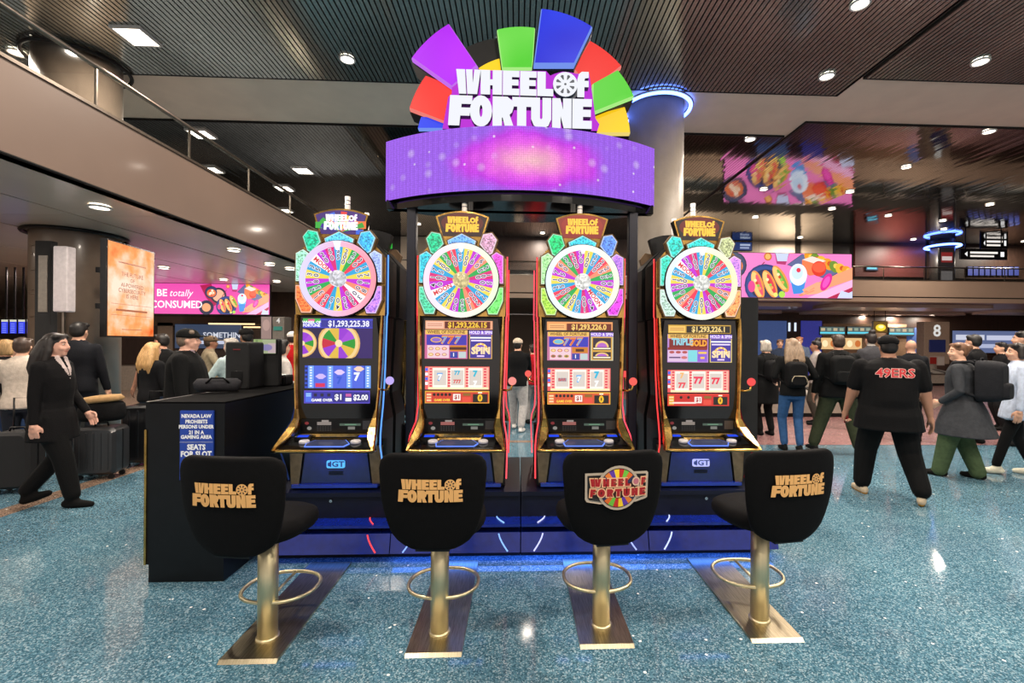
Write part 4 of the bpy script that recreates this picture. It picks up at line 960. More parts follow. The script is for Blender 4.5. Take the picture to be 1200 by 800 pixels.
# ------------------------------------------------------------------ bases of the bank
BASEB = mat('gloss_blue_panel', '0b2480', .22, var=.15, coat=.2)
BASED = mat('gloss_navy_panel', '070d22', .45, var=.2, spec=.3)
BLAB = ['navy stepped base with red light arcs under the blue-reel machine', 'navy stepped base with blue light arcs under the gold-hub machine', 'navy stepped base with white arcs under the white-hub machine', 'navy stepped base under the right-end machine']
ARCC = [('ff4a50', 'ff4a50'), ('8ab0ff', '8ab8ff'), ('c8ccff', 'a8b8ff'), ('c8d4ff', 'c8d4ff')]
edg = [MX[0] - .50, (MX[0] + MX[1]) / 2, (MX[1] + MX[2]) / 2, (MX[2] + MX[3]) / 2, MX[3] + .52]
for k in range(4):
    a, b_ = edg[k] + .004, edg[k + 1] - .004
    e = tag(empty('machine_base', ((a + b_) / 2, 4.1, 0)), BLAB[k], 'machine base', 'base units of the bank')
    cx_ = (a + b_) / 2
    def part(nm, mb, m, par=None): mb.shift(-cx_, -4.1, 0); return mb.build(nm, m, par or e)
    part('plinth', MB().box(a, b_, 3.54, 4.74, 0, .08), M_BLACK)
    part('core', MB().box(a, b_, 3.60, 4.60, .08, .455), M_BLACK)
    part('lower_panel', MB().add([(a, 3.415, .08), (b_, 3.415, .08), (b_, 3.455, .215), (a, 3.455, .215), (a, 3.6, .08), (b_, 3.6, .08), (b_, 3.6, .215), (a, 3.6, .215)], [(0, 1, 2, 3), (3, 2, 6, 7), (4, 5, 1, 0), (7, 6, 5, 4), (0, 3, 7, 4), (1, 5, 6, 2)]), BASEB)
    part('shelf', MB().box(a, b_, 3.43, 3.62, .265, .285), BASEB)
    part('upper_panel', MB().box(a, b_, 3.585, 3.62, .285, .455), BASED)
    part('top_slab', MB().box(a, b_, 3.56, 4.64, .455, .488), BASED)
    part('rear_panel', MB().box(a, b_, 4.58, 4.62, .08, .455), BASED)
    part('lock', MB().lathe([(.012, 0), (.012, .012)], (cx_, 3.585, .42), 12, axis='y'), M_CHROME)
    part('kick_light', MB().box(cx_ - .16, cx_ + .16, 3.532, 3.54, .05, .068), glow('kick_strip', '3a5cff' if k else '2a3a70', 2.2 if k else .6, False))
    for s_, c in ((-1, ARCC[k][0]), (1, ARCC[k][1])):
        g = glow('arc_' + c, c, 1.4, False)
        pts = [(cx_ + s_ * (.32 + .07 * t ** 1.4), 3.4535 - .0365 * t, .208 - .12 * t) for t in (0, .25, .5, .75, 1)]
        part('light_arc', MB().tube(pts, .006, 6), g)  # arcs drawn as thin glowing tubes along the panels
        pts = [(cx_ + s_ * (.30 + .06 * t ** 1.4), 3.575 - .12 * t, .289) for t in (0, .25, .5, .75, 1)]
        part('light_arc', MB().tube(pts, .005, 6), g)
    disk_lamp('kick_lamp', (0, 3.47 - 4.1, .077), (.4, 2.2, 3.0, 1.8)[k], b_ - a, (.06, .2, 1), rot=(math.radians(-12), 0, 0), parent=e, shape='RECTANGLE', sy=.09)
# dark end cabinet on the right
xe0, xe1 = P(868, 400, 4.0).x, P(889, 400, 3.85).x
ep = tag(empty('end_cabinet', ((xe0 + xe1) / 2, 4.1, 0)), 'tall black end cabinet at the right end of the slot bank', 'cabinet')
mb = MB().box(MX[3] + .40, xe1, 3.86, 4.30, .49, 2.06); mb.shift(-(xe0 + xe1) / 2, -4.1, 0); mb.build('body', M_MATTE, ep)
mb = MB().box(MX[3] + .535, xe1, 3.60, 4.55, 0, .49); mb.shift(-(xe0 + xe1) / 2, -4.1, 0); mb.build('foot', M_BLACK, ep)
# ================================================================== STOOLS
FAB = mat('black_upholstery', '050506', .85, var=.3, scale=40, bump=.25, bscale=350, spec=.15)
PLATE = mat('brushed_bronze_plate', 'b3a88e', .3, 1., var=.3, scale=20, stretch=(14, .5, 1))
def sup(w_, d, n=28, e=2.6):
    out = []
    for k in range(n):
        a = 2 * PI * k / n; c, s_ = math.cos(a), math.sin(a)
        out.append((w_ * math.copysign(abs(c) ** (2 / e), c), d * math.copysign(abs(s_) ** (2 / e), s_)))
    return out
def back_y(x, z):
    t = (z - .57) / .50
    return -.215 - .06 * t + .5 * x * x - .02 * math.sin(min(1, max(0, t)) * PI)
def back_w(t):
    tab = [(0, .12), (.05, .175), (.15, .215), (.3, .243), (.5, .262), (.7, .272), (.85, .276), (.94, .268), (.985, .245), (1, .225)]
    for (a, wa), (b_, wb) in zip(tab, tab[1:]):
        if t <= b_: return wa + (wb - wa) * (t - a) / (b_ - a)
    return .225
def stool(x, y, rz, swivel, label, emblem=False, goldc='dca765', sh=(0, 0)):
    e = tag(empty('bar_stool', (x, y, 0), 0), label, 'stool', 'stools bolted in front of the slot machines')
    mb = MB(); a, b_, y0, y1, h = -.148, .148, -.19, 3.44 - y, .014
    mb.add([(a, y0 - .008, .0), (b_, y0 - .008, .0), (b_, y0 + .012, h), (a, y0 + .012, h), (a, y1, 0), (b_, y1, 0), (b_, y1, h), (a, y1, h)], [(0, 1, 2, 3), (3, 2, 6, 7), (0, 3, 7, 4), (1, 5, 6, 2), (4, 7, 6, 5), (0, 4, 5, 1)])
    mb.build('base_plate', PLATE, e)
    MB().lathe([(.051, h), (.051, .60)], (0, 0, 0), 32).build('column', M_BRASS, e)
    MB().lathe([(.060, h), (.060, h + .006), (.052, h + .012)], (0, 0, 0), 32).build('column_collar', M_BRASS, e)
    rg = []
    for k in range(40):
        an = 2 * PI * k / 40; c, s_ = math.cos(an), math.sin(an)
        rg.append((.205 * math.copysign(abs(c) ** .85, c), .15 + .175 * math.copysign(abs(s_) ** .9, s_), .215))
    fr = MB().tube(rg, .0105, 10, closed=True).build('foot_ring', M_BRASS, e)
    MB().cyl((0, .03, .215), (0, .322, .215), .008, seg=10).build('ring_strut', M_BRASS, fr)
    top = empty('swivel_seat', (sh[0], sh[1], 0), swivel, e); top.name = 'swivel_seat'
    # seat pan, cushion, back
    MB().loft([[(p[0], p[1] + .06, z) for p in sup(w_, d)] for w_, d, z in ((.09, .09, .565), (.15, .16, .585), (.2, .2, .60))]).build('seat_pan', M_BLACK, top)
    rings = []
    for w_, d, z, dy in ((.195, .19, .595, .05), (.235, .235, .605, .05), (.252, .25, .63, .05), (.254, .252, .655, .05), (.245, .243, .682, .05), (.215, .215, .698, .05), (.13, .13, .703, .05)):
        rings.append([(p[0], p[1] + dy, z - .10 * max(0, p[1] + dy - .05) ** 1.5 * 1.2) for p in sup(w_, d, 36, 2.5)])
    MB().loft(rings).build('seat_cushion', FAB, top)
    rings = []; n = 36
    ts = [-.012, 0, .03, .08, .15, .25, .38, .5, .62, .75, .85, .92, .97, 1.0, 1.012]
    for t in ts:
        tt = min(1, max(0, t)); w_ = back_w(tt) * 1.02; th = .036 * (1 - .3 * tt)
        if t < 0 or t > 1: w_ -= .02; th *= .55
        z = .57 + .50 * t
        rings.append([(p[0], back_y(p[0], z) + p[1] + .036, z) for p in sup(w_, th, n, 3.2)])
    bk_ = MB().loft(rings).build('backrest', FAB, top)
    MB().box(-.09, .09, -.20, -.02, .556, .585).box(-.05, .05, -.06, .1, .56, .59).build('back_bracket', M_BLACK, top)
    # logo follows the curve of the back
    lg = MB()
    def put(pl, col, off):
        n_ = len(pl); vs = [(p[0], back_y(p[0], p[1]) - off, p[1]) for p in pl]
        lg.add(vs, [tuple(range(n_))], 0, col)
    if not emblem:
        x0, x1, z0, z1_ = -.165, .165, .835, .957
        for pl in logo_polys(x0, x1, z0, z1_):
            put([(p[0], p[1]) for p in pl], goldc, .0045)
        wx_, wz_, wr_, hs = logo_wheel(x0, x1, z0, z1_)
        put(circ(wx_, wz_, wr_, 20), goldc, .0045)
        for h_ in hs: put(h_, '0d0d0f', .0052)
        put(circ(wx_, wz_, wr_ * .16, 8), '0d0d0f', .0052)
    else:
        s_ = .35 / 770.; cx0, cz0 = 540, 360
        Q = lambda pts: [((p[0] - cx0) * s_, .893 - (p[1] - cz0) * s_) for p in pts]
        fr_o = [(155, 185), (900, 180), (918, 200), (915, 490), (890, 505), (770, 535), (340, 545), (180, 520), (160, 490)]
        fr_i = [(182, 212), (885, 208), (888, 215), (884, 470), (770, 505), (340, 515), (205, 492), (188, 470)]
        put(Q(fr_o), 'b5a694', .004); put(Q(fr_i), '08080a', .0046)
        put(Q([(550 + 258 * math.cos(2 * PI * k / 32), 360 + 262 * math.sin(2 * PI * k / 32)) for k in range(32)]), 'b5a694', .0052)
        put(Q([(550 + 228 * math.cos(2 * PI * k / 32), 360 + 232 * math.sin(2 * PI * k / 32)) for k in range(32)]), '3a1810', .0058)
        cs = ['23284a', 'e07a2a', '5a30a0', 'f0c81e', 'c02018', '6ab83a', 'd8641e', '23284a']
        for k in range(8):
            for sg in (1, -1):
                a0, a1 = PI - .42 - (PI - .84) * k / 8, PI - .42 - (PI - .84) * (k + 1) / 8
                put(Q([(550 + r_ * math.cos(a), 360 - sg * r_ * math.sin(a)) for r_, a in ((120, a0), (222, a0), (222, (a0 + a1) / 2), (222, a1), (120, a1))]), cs[k] if sg > 0 else cs[7 - k], .0064)
        put(Q([(200, 238), (885, 232), (885, 345), (215, 345)]), '1a0808', .0069); put(Q([(200, 352), (885, 348), (885, 462), (215, 470)]), '1a0808', .0069)
        tl = [('W', 205, 345), ('H', 352, 438), ('E', 446, 520), ('E', 530, 605), ('L', 615, 690), ('F', 815, 888)]
        t2 = [('F', 205, 285), ('O', 295, 392), ('R', 400, 490), ('T', 496, 590), ('U', 598, 690), ('N', 698, 790), ('E', 798, 885)]
        for row, za, zb in ((tl, 240, 342), (t2, 360, 462)):
            for ch, a, b2 in row:
                for pl in glyph(ch): put(Q([(a - 6 + (b2 - a + 12) * p[0], zb + 6 - (zb - za + 12) * p[1]) for p in pl]), 'e8b48a', .0075)
                for pl in glyph(ch): put(Q([(a + 7 + (b2 - a - 14) * p[0], zb - 6 - (zb - za - 12) * p[1]) for p in pl]), 'a01018', .0081)
        put(Q([(758 + 50 * math.cos(2 * PI * k / 20), 288 + 52 * math.sin(2 * PI * k / 20)) for k in range(20)]), 'd8b49a', .0078); put(Q([(758 + 34 * math.cos(2 * PI * k / 20), 288 + 36 * math.sin(2 * PI * k / 20)) for k in range(20)]), 'b86a78', .0084)
    o = lg.build('logo', PRINT, bk_ if False else top, fix=False); o['label'] = 'round multicoloured game emblem' if emblem else 'gold block lettering'
    return e
g = lambda u, v: G(u, v)
stool(P(316, 740, 2.60).x, 2.58, 0, -.12, 'black stool with gold lettering in front of the blue-reel machine, beside the counter', sh=(-.03, -.03))
stool(P(515, 740, 2.60).x, 2.60, 0, -.03, 'black stool with gold lettering in front of the gold-hub machine')
stool(P(705, 738, 2.62).x, 2.64, 0, .12, 'black stool with a round multicoloured wheel emblem on its back', True)
stool(P(892, 736, 2.64).x, 2.66, 0, .16, 'black stool with gold lettering at the right end of the row', sh=(.02, -.01))

# ================================================================== COUNTER with notice
ca, cb = P(174, 676, 3.21), P(262, 676, 3.21)
ct = tag(empty('black_counter', ((ca.x + cb.x) / 2, 3.9, 0)), 'black counter with a gold edge strip left of the slot machines', 'counter')
cxm = (ca.x + cb.x) / 2
def cpart(nm, mb, m): mb.shift(-cxm, -3.9, 0); return mb.build(nm, m, ct)
CPL = [(ca.x, 3.21), (cb.x, 3.21), (cb.x, 4.7), (ca.x, 4.7)]
CTP = mat('counter_black_laminate', '07080b', .4, var=.3, spec=.3)
cpart('body', MB().loft([[(x, y, 0) for x, y in CPL], [(x, y, 1.22) for x, y in CPL]], sm=False), CTP)
cpart('top', MB().loft([[(x, y, 1.22) for x, y in CPL], [(x, y, 1.232) for x, y in CPL]], sm=False), mat('counter_top_edge', '050506', .95, spec=.1))
cpart('side_panel', MB().box(ca.x - .03, ca.x, 3.215, 4.7, .12, 1.232), CTP)
cpart('gold_strip', MB().box(ca.x - .032, ca.x - .018, 3.207, 3.217, .12, 1.04), M_GOLD)
sa, sb = P(211, 545, 3.2), P(250.5, 481, 3.2)
nt_ = tag(empty('notice_sign', ((sa.x + sb.x) / 2, 3.2, sa.z)), 'blue notice about persons under 21 fixed to the black counter', 'sign')
mb = MB().box(sa.x, sb.x, 3.196, 3.2085, sa.z - .1, sb.z); mb.shift(-nt_.location.x, -3.2, -sa.z); mb.build('plate', mat('notice_blue', '1d3f9e', .4, var=.04), nt_)
for rows in ((('NEVADA LAW', 487.5, .034), ('PROHIBITS', 494, .034), ('PERSONS UNDER', 500, .033), ('21 IN A', 506.5, .034), ('GAMING AREA', 512, .034)), (('SEATS', 524, .05), ('FOR SLOT', 532, .05))):
    mb = MB()
    for t, v, sz in rows: mb.text(t, 0, P(230, v, 3.196).z, sz, 0, 'eef0f4', bold=.045, sx=.9)
    mb.shift(0, -.0055, -sa.z); mb.build('lettering', PRINT, nt_)
mb = MB().box(sa.x, sb.x, 3.1945, 3.197, P(230, 517.6, 3.2).z - .0015, P(230, 517.6, 3.2).z); mb.shift(-nt_.location.x, -3.2, -sa.z); mb.build('divider', M_WHITE, nt_)
# ================================================================== PEOPLE
# A body is laid out as tapered limbs and elliptical torso rings, fused by a voxel remesh into one continuous skin,
# then each face takes the cloth or skin of the limb it came from.
def cloth(c, v=.15):
    d = [int(c[i:i + 2], 16) for i in (0, 2, 4)]
    if max(d) < 0x20: c = ''.join('%02x' % int(q * .62) for q in d)      # the blacks are deep
    return mat('cloth_' + c, c, .85, var=v, scale=25, bump=.3, bscale=90, spec=.2)
def skin(c): return mat('skin_' + c, c, .55, var=.06, scale=14)
def hairm(c): return mat('hair_' + c, c, .5, var=.35, scale=30, stretch=(3, 3, .4))
class Body:
    def __init__(s): s.mb = MB(); s.mats = []
    def mi(s, m):
        if m not in s.mats: s.mats.append(m)
        return s.mats.index(m)
    def limb(s, pts, rs, m, seg=12):
        """rounded tapered limb through pts"""
        pts = [Vector(p) for p in pts]; k = s.mi(m)
        P2, R2 = [], []
        for i in range(len(pts) - 1):
            n = max(2, int((pts[i + 1] - pts[i]).length / .05))
            for j in range(n): t = j / n; P2.append(pts[i].lerp(pts[i + 1], t)); R2.append(rs[i] + (rs[i + 1] - rs[i]) * t)
        P2.append(pts[-1]); R2.append(rs[-1])
        d0 = (P2[1] - P2[0]).normalized(); d1 = (P2[-1] - P2[-2]).normalized()
        pre = [(P2[0] - d0 * R2[0] * q, R2[0] * math.sqrt(max(0, 1 - q * q))) for q in (.97, .8, .45)]
        post = [(P2[-1] + d1 * R2[-1] * q, R2[-1] * math.sqrt(max(0, 1 - q * q))) for q in (.45, .8, .97)]
        A = [p for p, _ in pre] + P2 + [p for p, _ in post]; B = [r for _, r in pre] + R2 + [r for _, r in post]
        s.mb.tube(A, B, seg, k)
    def rings(s, rg, m, n=20, e=2.3):
        """rg: (x, y, z, half width, half depth)"""
        k = s.mi(m)
        s.mb.loft([[(x + p[0], y + p[1], z) for p in sup(w_, d, n, e)] for x, y, z, w_, d in rg], k)
    def ball(s, c, r, m, rot=None, seg=14, rg=9): s.mb.sphere(c, r, seg, rg, s.mi(m), rot=rot)
    def fuse(s, vox, smooth=4):
        me = s.mb.mesh('tmp', [M_BLACK]); src = s.mb
        ob = bpy.data.objects.new('tmp', me); COL.objects.link(ob)
        b = bmesh.new(); b.from_mesh(me); bmesh.ops.recalc_face_normals(b, faces=b.faces); b.to_mesh(me); b.free()
        r = ob.modifiers.new('r', 'REMESH'); r.mode = 'VOXEL'; r.voxel_size = vox
        if smooth: q = ob.modifiers.new('s', 'SMOOTH'); q.factor = .5; q.iterations = smooth
        dg = bpy.context.evaluated_depsgraph_get(); out = bpy.data.meshes.new_from_object(ob.evaluated_get(dg))
        bpy.data.objects.remove(ob); bpy.data.meshes.remove(me)
        bv = BVHTree.FromPolygons([Vector(v) for v in src.v], src.f)
        out.materials.clear()
        for m in s.mats: out.materials.append(m)
        mi = [src.mi[bv.find_nearest(p.center)[2]] for p in out.polygons]
        out.polygons.foreach_set('material_index', mi); out.polygons.foreach_set('use_smooth', [True] * len(mi)); out.update()
        return out
def ik(a, c, l1, l2, bend):
    a, c, bend = Vector(a), Vector(c), Vector(bend); d = c - a; L = min(d.length, (l1 + l2) * .999)
    if d.length > L: c = a + d.normalized() * L
    x = (l1 * l1 - l2 * l2 + L * L) / (2 * L); h = math.sqrt(max(0, l1 * l1 - x * x)); u = d.normalized()
    b = (bend - u * bend.dot(u)).normalized()
    return a + u * x + b * h, c
_HAND = {}
def hand_mesh(kind, sk):
    """right hand hanging along -z, thumb toward +y, palm toward -x"""
    key = (kind, sk.name)
    if key in _HAND: return _HAND[key]
    B = Body()
    B.limb([(0, 0, .02), (0, 0, -.03)], [.027, .032], sk); B.ball((0, .002, -.055), (.020, .042, .048), sk)
    curl = {'relax': .35, 'grip': 1.25}[kind]
    for i, (y, l) in enumerate(((.032, .078), (.011, .088), (-.011, .082), (-.031, .064))):
        p = Vector((0, y, -.092)); pts = [Vector((0, y * .8, -.06)), p]; a = curl * .4
        for sgm in (.45, .32, .23):
            a += curl * .5; p = p + Vector((-math.sin(a), 0, -math.cos(a))) * l * sgm; pts.append(p)
        B.limb(pts, [.010, .0098, .0092, .0085, .0075], sk, 8)
    B.limb([(-.004, .03, -.03), (-.012, .052, -.055), (-.022, .056, -.085), (-.032, .05, -.105)], [.013, .012, .0105, .009], sk, 8)
    me = B.fuse(.0062, 2); _HAND[key] = me; return me
def rigid(v, R_, t): return R_ @ v + t
def person(name_label, X, Y, face, h=1.72, g=1.0, top='15161a', bot='101114', shoe='0c0c0d', sk='c99a80', hair=('short', '1c1512'), sleeve='long', coat=0., skirt=None,
           LF=(-.10, .02, 0), RF=(.10, -.02, 0), LH=None, RH=None, headturn=0., lean=0., vox=.015, cap=None, loose=1.15, grip='', tuck=0, sole=None, collar=None, cat='person', group=None, neckc=None, sleevec=None, beard=None):
    """local frame: +y forward, +x the person's right hand side when facing +y; face = heading angle about z (0 = +y)"""
    k = h / 1.72; B = Body(); S_ = skin(sk); T = cloth(top); Bt = cloth(bot); Sh = cloth(shoe); SL = cloth(sleevec or top)
    def ln(p):  # lean of everything above the hips
        p = Vector(p); z = max(0, p.z - .9 * k); return Vector((p.x, p.y + lean * z, p.z))
    def pt(x, y, z): return ln((x * k, y * k, z * k))
    gw = g
    # torso
    tz = [(.80, .135, .105, 0), (.88, .165, .125, -.01), (.95, .168, .125, -.01), (1.06, .150 + .03 * (g - 1), .112 + .10 * max(0, g - 1), .0 + .06 * max(0, g - 1)), (1.18, .158, .116 + .05 * max(0, g - 1), .01), (1.30, .176, .122, .0), (1.38, .180, .108, -.008), (1.44, .150, .085, -.012), (1.48, .085, .065, -.012), (1.50, .062, .058, -.01)]
    hem = .86 - coat
    def trow(z, w_, d, yo, ex=0.): p = pt(0, yo, z); return (p.x, p.y, p.z, (w_ * gw + ex) * k, (d * gw + ex) * k)
    B.rings([trow(*r) for r in tz if r[0] <= .96], Bt)
    ups = [r for r in tz if r[0] >= .88]; ups[0] = (hem if coat == 0 else .90, .172, .130, -.01)
    B.rings([trow(*r, .012) for r in ups], T)
    if coat:
        B.rings([trow(.98, .17, .127, -.01, .014), trow(.90, .182, .142, -.008, .016), trow(.84 - coat * .5, .19, .15, 0, .02), trow(.84 - coat, .195, .155, 0, .022)], T)
    if skirt: B.rings([trow(*r) for r in skirt[1]], cloth(skirt[0]))
    # legs
    for sd, Ft in ((-1, LF), (1, RF)):
        hip = pt(sd * .088 * (1 + .5 * (g - 1)), 0, .90); an = Vector((Ft[0] * k, Ft[1] * k, (.085 + Ft[2]) * k))
        kn, an = ik(hip, an, .42 * k, .42 * k, (sd * .15, 1, 0))
        lg = loose * (1 + .55 * (g - 1))
        B.limb([hip, kn, an + Vector((0, 0, .05 if loose < 1.7 else .0))], [.088 * min(lg, 1.5) * k, .062 * min(lg, 1.75) * k, min(.050 * lg, .085) * k], Bt)
        pitch = Ft[3] if len(Ft) > 3 else 0.
        yaw_ = Ft[4] if len(Ft) > 4 else sd * -.12
        R_ = Matrix.Rotation(yaw_, 3, 'Z') @ Matrix.Rotation(-pitch, 3, 'X')
        q = lambda x, y, z: an + R_ @ Vector((x * k, y * k, z * k))
        B.limb([q(0, -.045, -.045), q(0, .06, -.048), q(0, .155, -.055)], [.040 * k, .043 * k, .032 * k], Sh)
        B.limb([q(0, -.02, -.01), q(0, .04, -.035)], [.040 * k, .042 * k], Sh)
        if sole: B.limb([q(0, -.05, -.070), q(0, .06, -.072), q(0, .16, -.074)], [.030 * k, .034 * k, .027 * k], cloth(sole))
    # arms
    hands = []
    for sd, Hn in ((-1, LH), (1, RH)):
        sh = pt(sd * .178 * (1 + .75 * (g - 1)), -.01, 1.405)
        Hn = Hn or (sd * (.27 * (1 + .6 * (g - 1))), .05, .86)
        wr = pt(*Hn[:3]); el, wr = ik(sh, wr, .285 * k, .255 * k, Hn[3] if len(Hn) > 3 else (sd * .5, -1, -.2))
        ag = 1 + .7 * (g - 1); u1 = el - sh; f1 = wr - el
        if sleeve == 'long':
            B.limb([sh, el, wr - f1 * .04], [.060 * ag * k, .050 * ag * k, .038 * ag * k], SL); B.limb([wr - f1 * .10, wr], [.027 * k, .027 * k], S_)
        else:
            B.limb([sh, sh + u1 * .72], [.064 * ag * k, .062 * ag * k], SL); B.limb([sh + u1 * .5, el, wr], [.050 * ag * k, .043 * ag * k, .028 * k], S_)
        hands.append((sd, el, wr))
    # neck and head
    nk = pt(0, -.005, 1.47); hc = pt(0, .022, 1.615)
    B.limb([nk, hc + Vector((0, -.02 * k, -.06 * k))], [.056 * k * (1 + .4 * (g - 1)), .053 * k * (1 + .4 * (g - 1))], S_ if neckc is None else cloth(neckc))
    HR = Matrix.Rotation(headturn, 3, 'Z')
    H = lambda x, y, z: hc + HR @ Vector((x * k, y * k, z * k))
    def hb(c, r, m, seg=14, rg=9): B.ball(H(*c), tuple(q * k for q in r), m, HR, seg, rg)
    hg = 1 + .25 * max(0, g - 1)
    hb((0, -.010, .022), (.074, .093, .092), S_); hb((0, .022, -.045), (.058 * hg, .066, .070), S_); hb((0, .060, -.088), (.026 * hg, .024, .022), S_)
    B.limb([H(0, .088, .012), H(0, .103, -.022)], [.009 * k, .015 * k], S_, 8); hb((0, .092, -.032), (.018, .012, .010), S_, 8, 6)
    for sd in (-1, 1):
        hb((sd * .074, -.008, -.008), (.010, .022, .031), S_, 8, 6); hb((sd * .035, .062, -.030), (.026, .026, .024), S_, 8, 6)
    if beard: hb((0, .030, -.085), (.056, .058, .045), hairm(beard))
    if collar:
        B.limb([pt(-.05, .06, 1.49), pt(-.03, .10, 1.38), pt(0, .115, 1.28)], [.02 * k, .022 * k, .018 * k], cloth(collar)); B.limb([pt(.05, .06, 1.49), pt(.03, .10, 1.38), pt(0, .115, 1.28)], [.02 * k, .022 * k, .018 * k], cloth(collar))
    me = B.fuse(vox, 3)
    # hands grafted on at the wrist
    bm = bmesh.new(); bm.from_mesh(me)
    for sd, el, wr in hands:
        hm = hand_mesh('grip' if ('L' if sd < 0 else 'R') in grip else 'relax', S_)
        d = (wr - el).normalized(); rot = Vector((0, 0, -1)).rotation_difference(d).to_matrix()
        fl = Matrix.Diagonal((sd, 1, 1)); sc = 1.0 * k
        idx = B.mats.index(S_); n0 = len(bm.verts); nv = [bm.verts.new(wr + rot @ (fl @ v.co) * sc) for v in hm.vertices]
        for p in hm.polygons:
            f = [nv[i] for i in p.vertices]
            if sd < 0: f = f[::-1]
            nf = bm.faces.new(f); nf.material_index = idx; nf.smooth = True
    # eyes, brows and lips set into the face
    fm = [mat('eye_dark', '1a1210', .3), hairm(hair[1]), mat('lip_' + sk, 'a86458', .5), mat('eye_white', 'd8d0c8', .3)]
    base_i = len(me.materials); [me.materials.append(q) for q in fm]
    FB = MB()
    for sd in (-1, 1):
        FB.sphere(H(sd * .031, .0775, .010), (.0115 * k, .006 * k, .0052 * k), 10, 6, 3, rot=HR); FB.sphere(H(sd * .031, .0805, .010), (.0065 * k, .0045 * k, .0058 * k), 8, 6, 0, rot=HR)
        FB.tube([H(sd * .014, .086, .028), H(sd * .032, .083, .032), H(sd * .050, .070, .029)], [.0042 * k, .0052 * k, .003 * k], 6, 1)
    FB.tube([H(-.022, .077, -.060), H(-.008, .0855, -.0585), H(.008, .0855, -.0585), H(.022, .077, -.060)], [.002 * k, .0052 * k, .0052 * k, .002 * k], 6, 2)
    nv = [bm.verts.new(v) for v in FB.v]
    for f, mi_ in zip(FB.f, FB.mi):
        nf = bm.faces.new([nv[i] for i in f]); nf.material_index = base_i + mi_; nf.smooth = True
    bm.to_mesh(me); bm.free()
    me.name = 'person'
    root = bpy.data.objects.new('person', me); COL.objects.link(root); root.location = (X, Y, .0); root.rotation_euler = (0, 0, face)
    tag(root, name_label, cat, group)
    # hair / cap
    st, hcx = hair; HB = Body(); hm_ = hairm(hcx)
    def hh(c, r, m=hm_): HB.ball(H(*c), tuple(q * k for q in r), m, HR)
    def hl(pts, rs, m=hm_): HB.limb([H(*p) for p in pts], [r * k for r in rs], m)
    if st != 'bald':
        hh((0, -.022, .040), (.083, .098, .088)); hh((0, -.045, .0), (.080, .070, .085)); hl([(-.06, .03, .085), (.06, .03, .085)], [.03, .03])
    if st in ('long', 'longb'):
        for x in (-.06, -.02, .02, .06): hl([(x, -.06, .02), (x * 1.5, -.10, -.10), (x * 1.7, -.125, -.22), (x * 1.5, -.12, -.34)], [.05, .05, .045, .025])
        for sd in (-1, 1): hl([(sd * .07, -.01, .05), (sd * .085, -.01, -.06), (sd * .10, -.03, -.18)], [.03, .032, .025])
    if st == 'bob':
        for sd in (-1, 1): hl([(sd * .06, -.02, .05), (sd * .078, -.02, -.06)], [.04, .036])
        hh((0, -.05, -.03), (.078, .06, .08))
    if st == 'bun':
        hh((0, -.115, .055), (.05, .05, .05)); hh((0, -.08, .03), (.06, .06, .06))
    if st == 'topbun': hh((0, -.05, .135), (.055, .055, .05))
    if st != 'bald' or len(HB.mb.f):
        ho = bpy.data.objects.new('hair', HB.fuse(max(.009, vox * .8), 3)); COL.objects.link(ho); ho.parent = root
    if cap:
        CB = Body(); cm = cloth(cap)
        CB.ball(H(0, -.015, .062), (.092 * k, .108 * k, .072 * k), cm, HR)
        CB.rings([(H(0, -.012, z)[0], H(0, -.012, z)[1], H(0, -.012, z)[2], .092 * k, .107 * k) for z in (.035, .07)], cm)
        CB.mb.sphere(H(0, .10, .048), (.070 * k, .085 * k, .010 * k), 16, 8, CB.mi(cm), rot=HR)
        c_ = bpy.data.objects.new('cap', CB.fuse(.009, 2)); COL.objects.link(c_); c_.parent = root
    return root
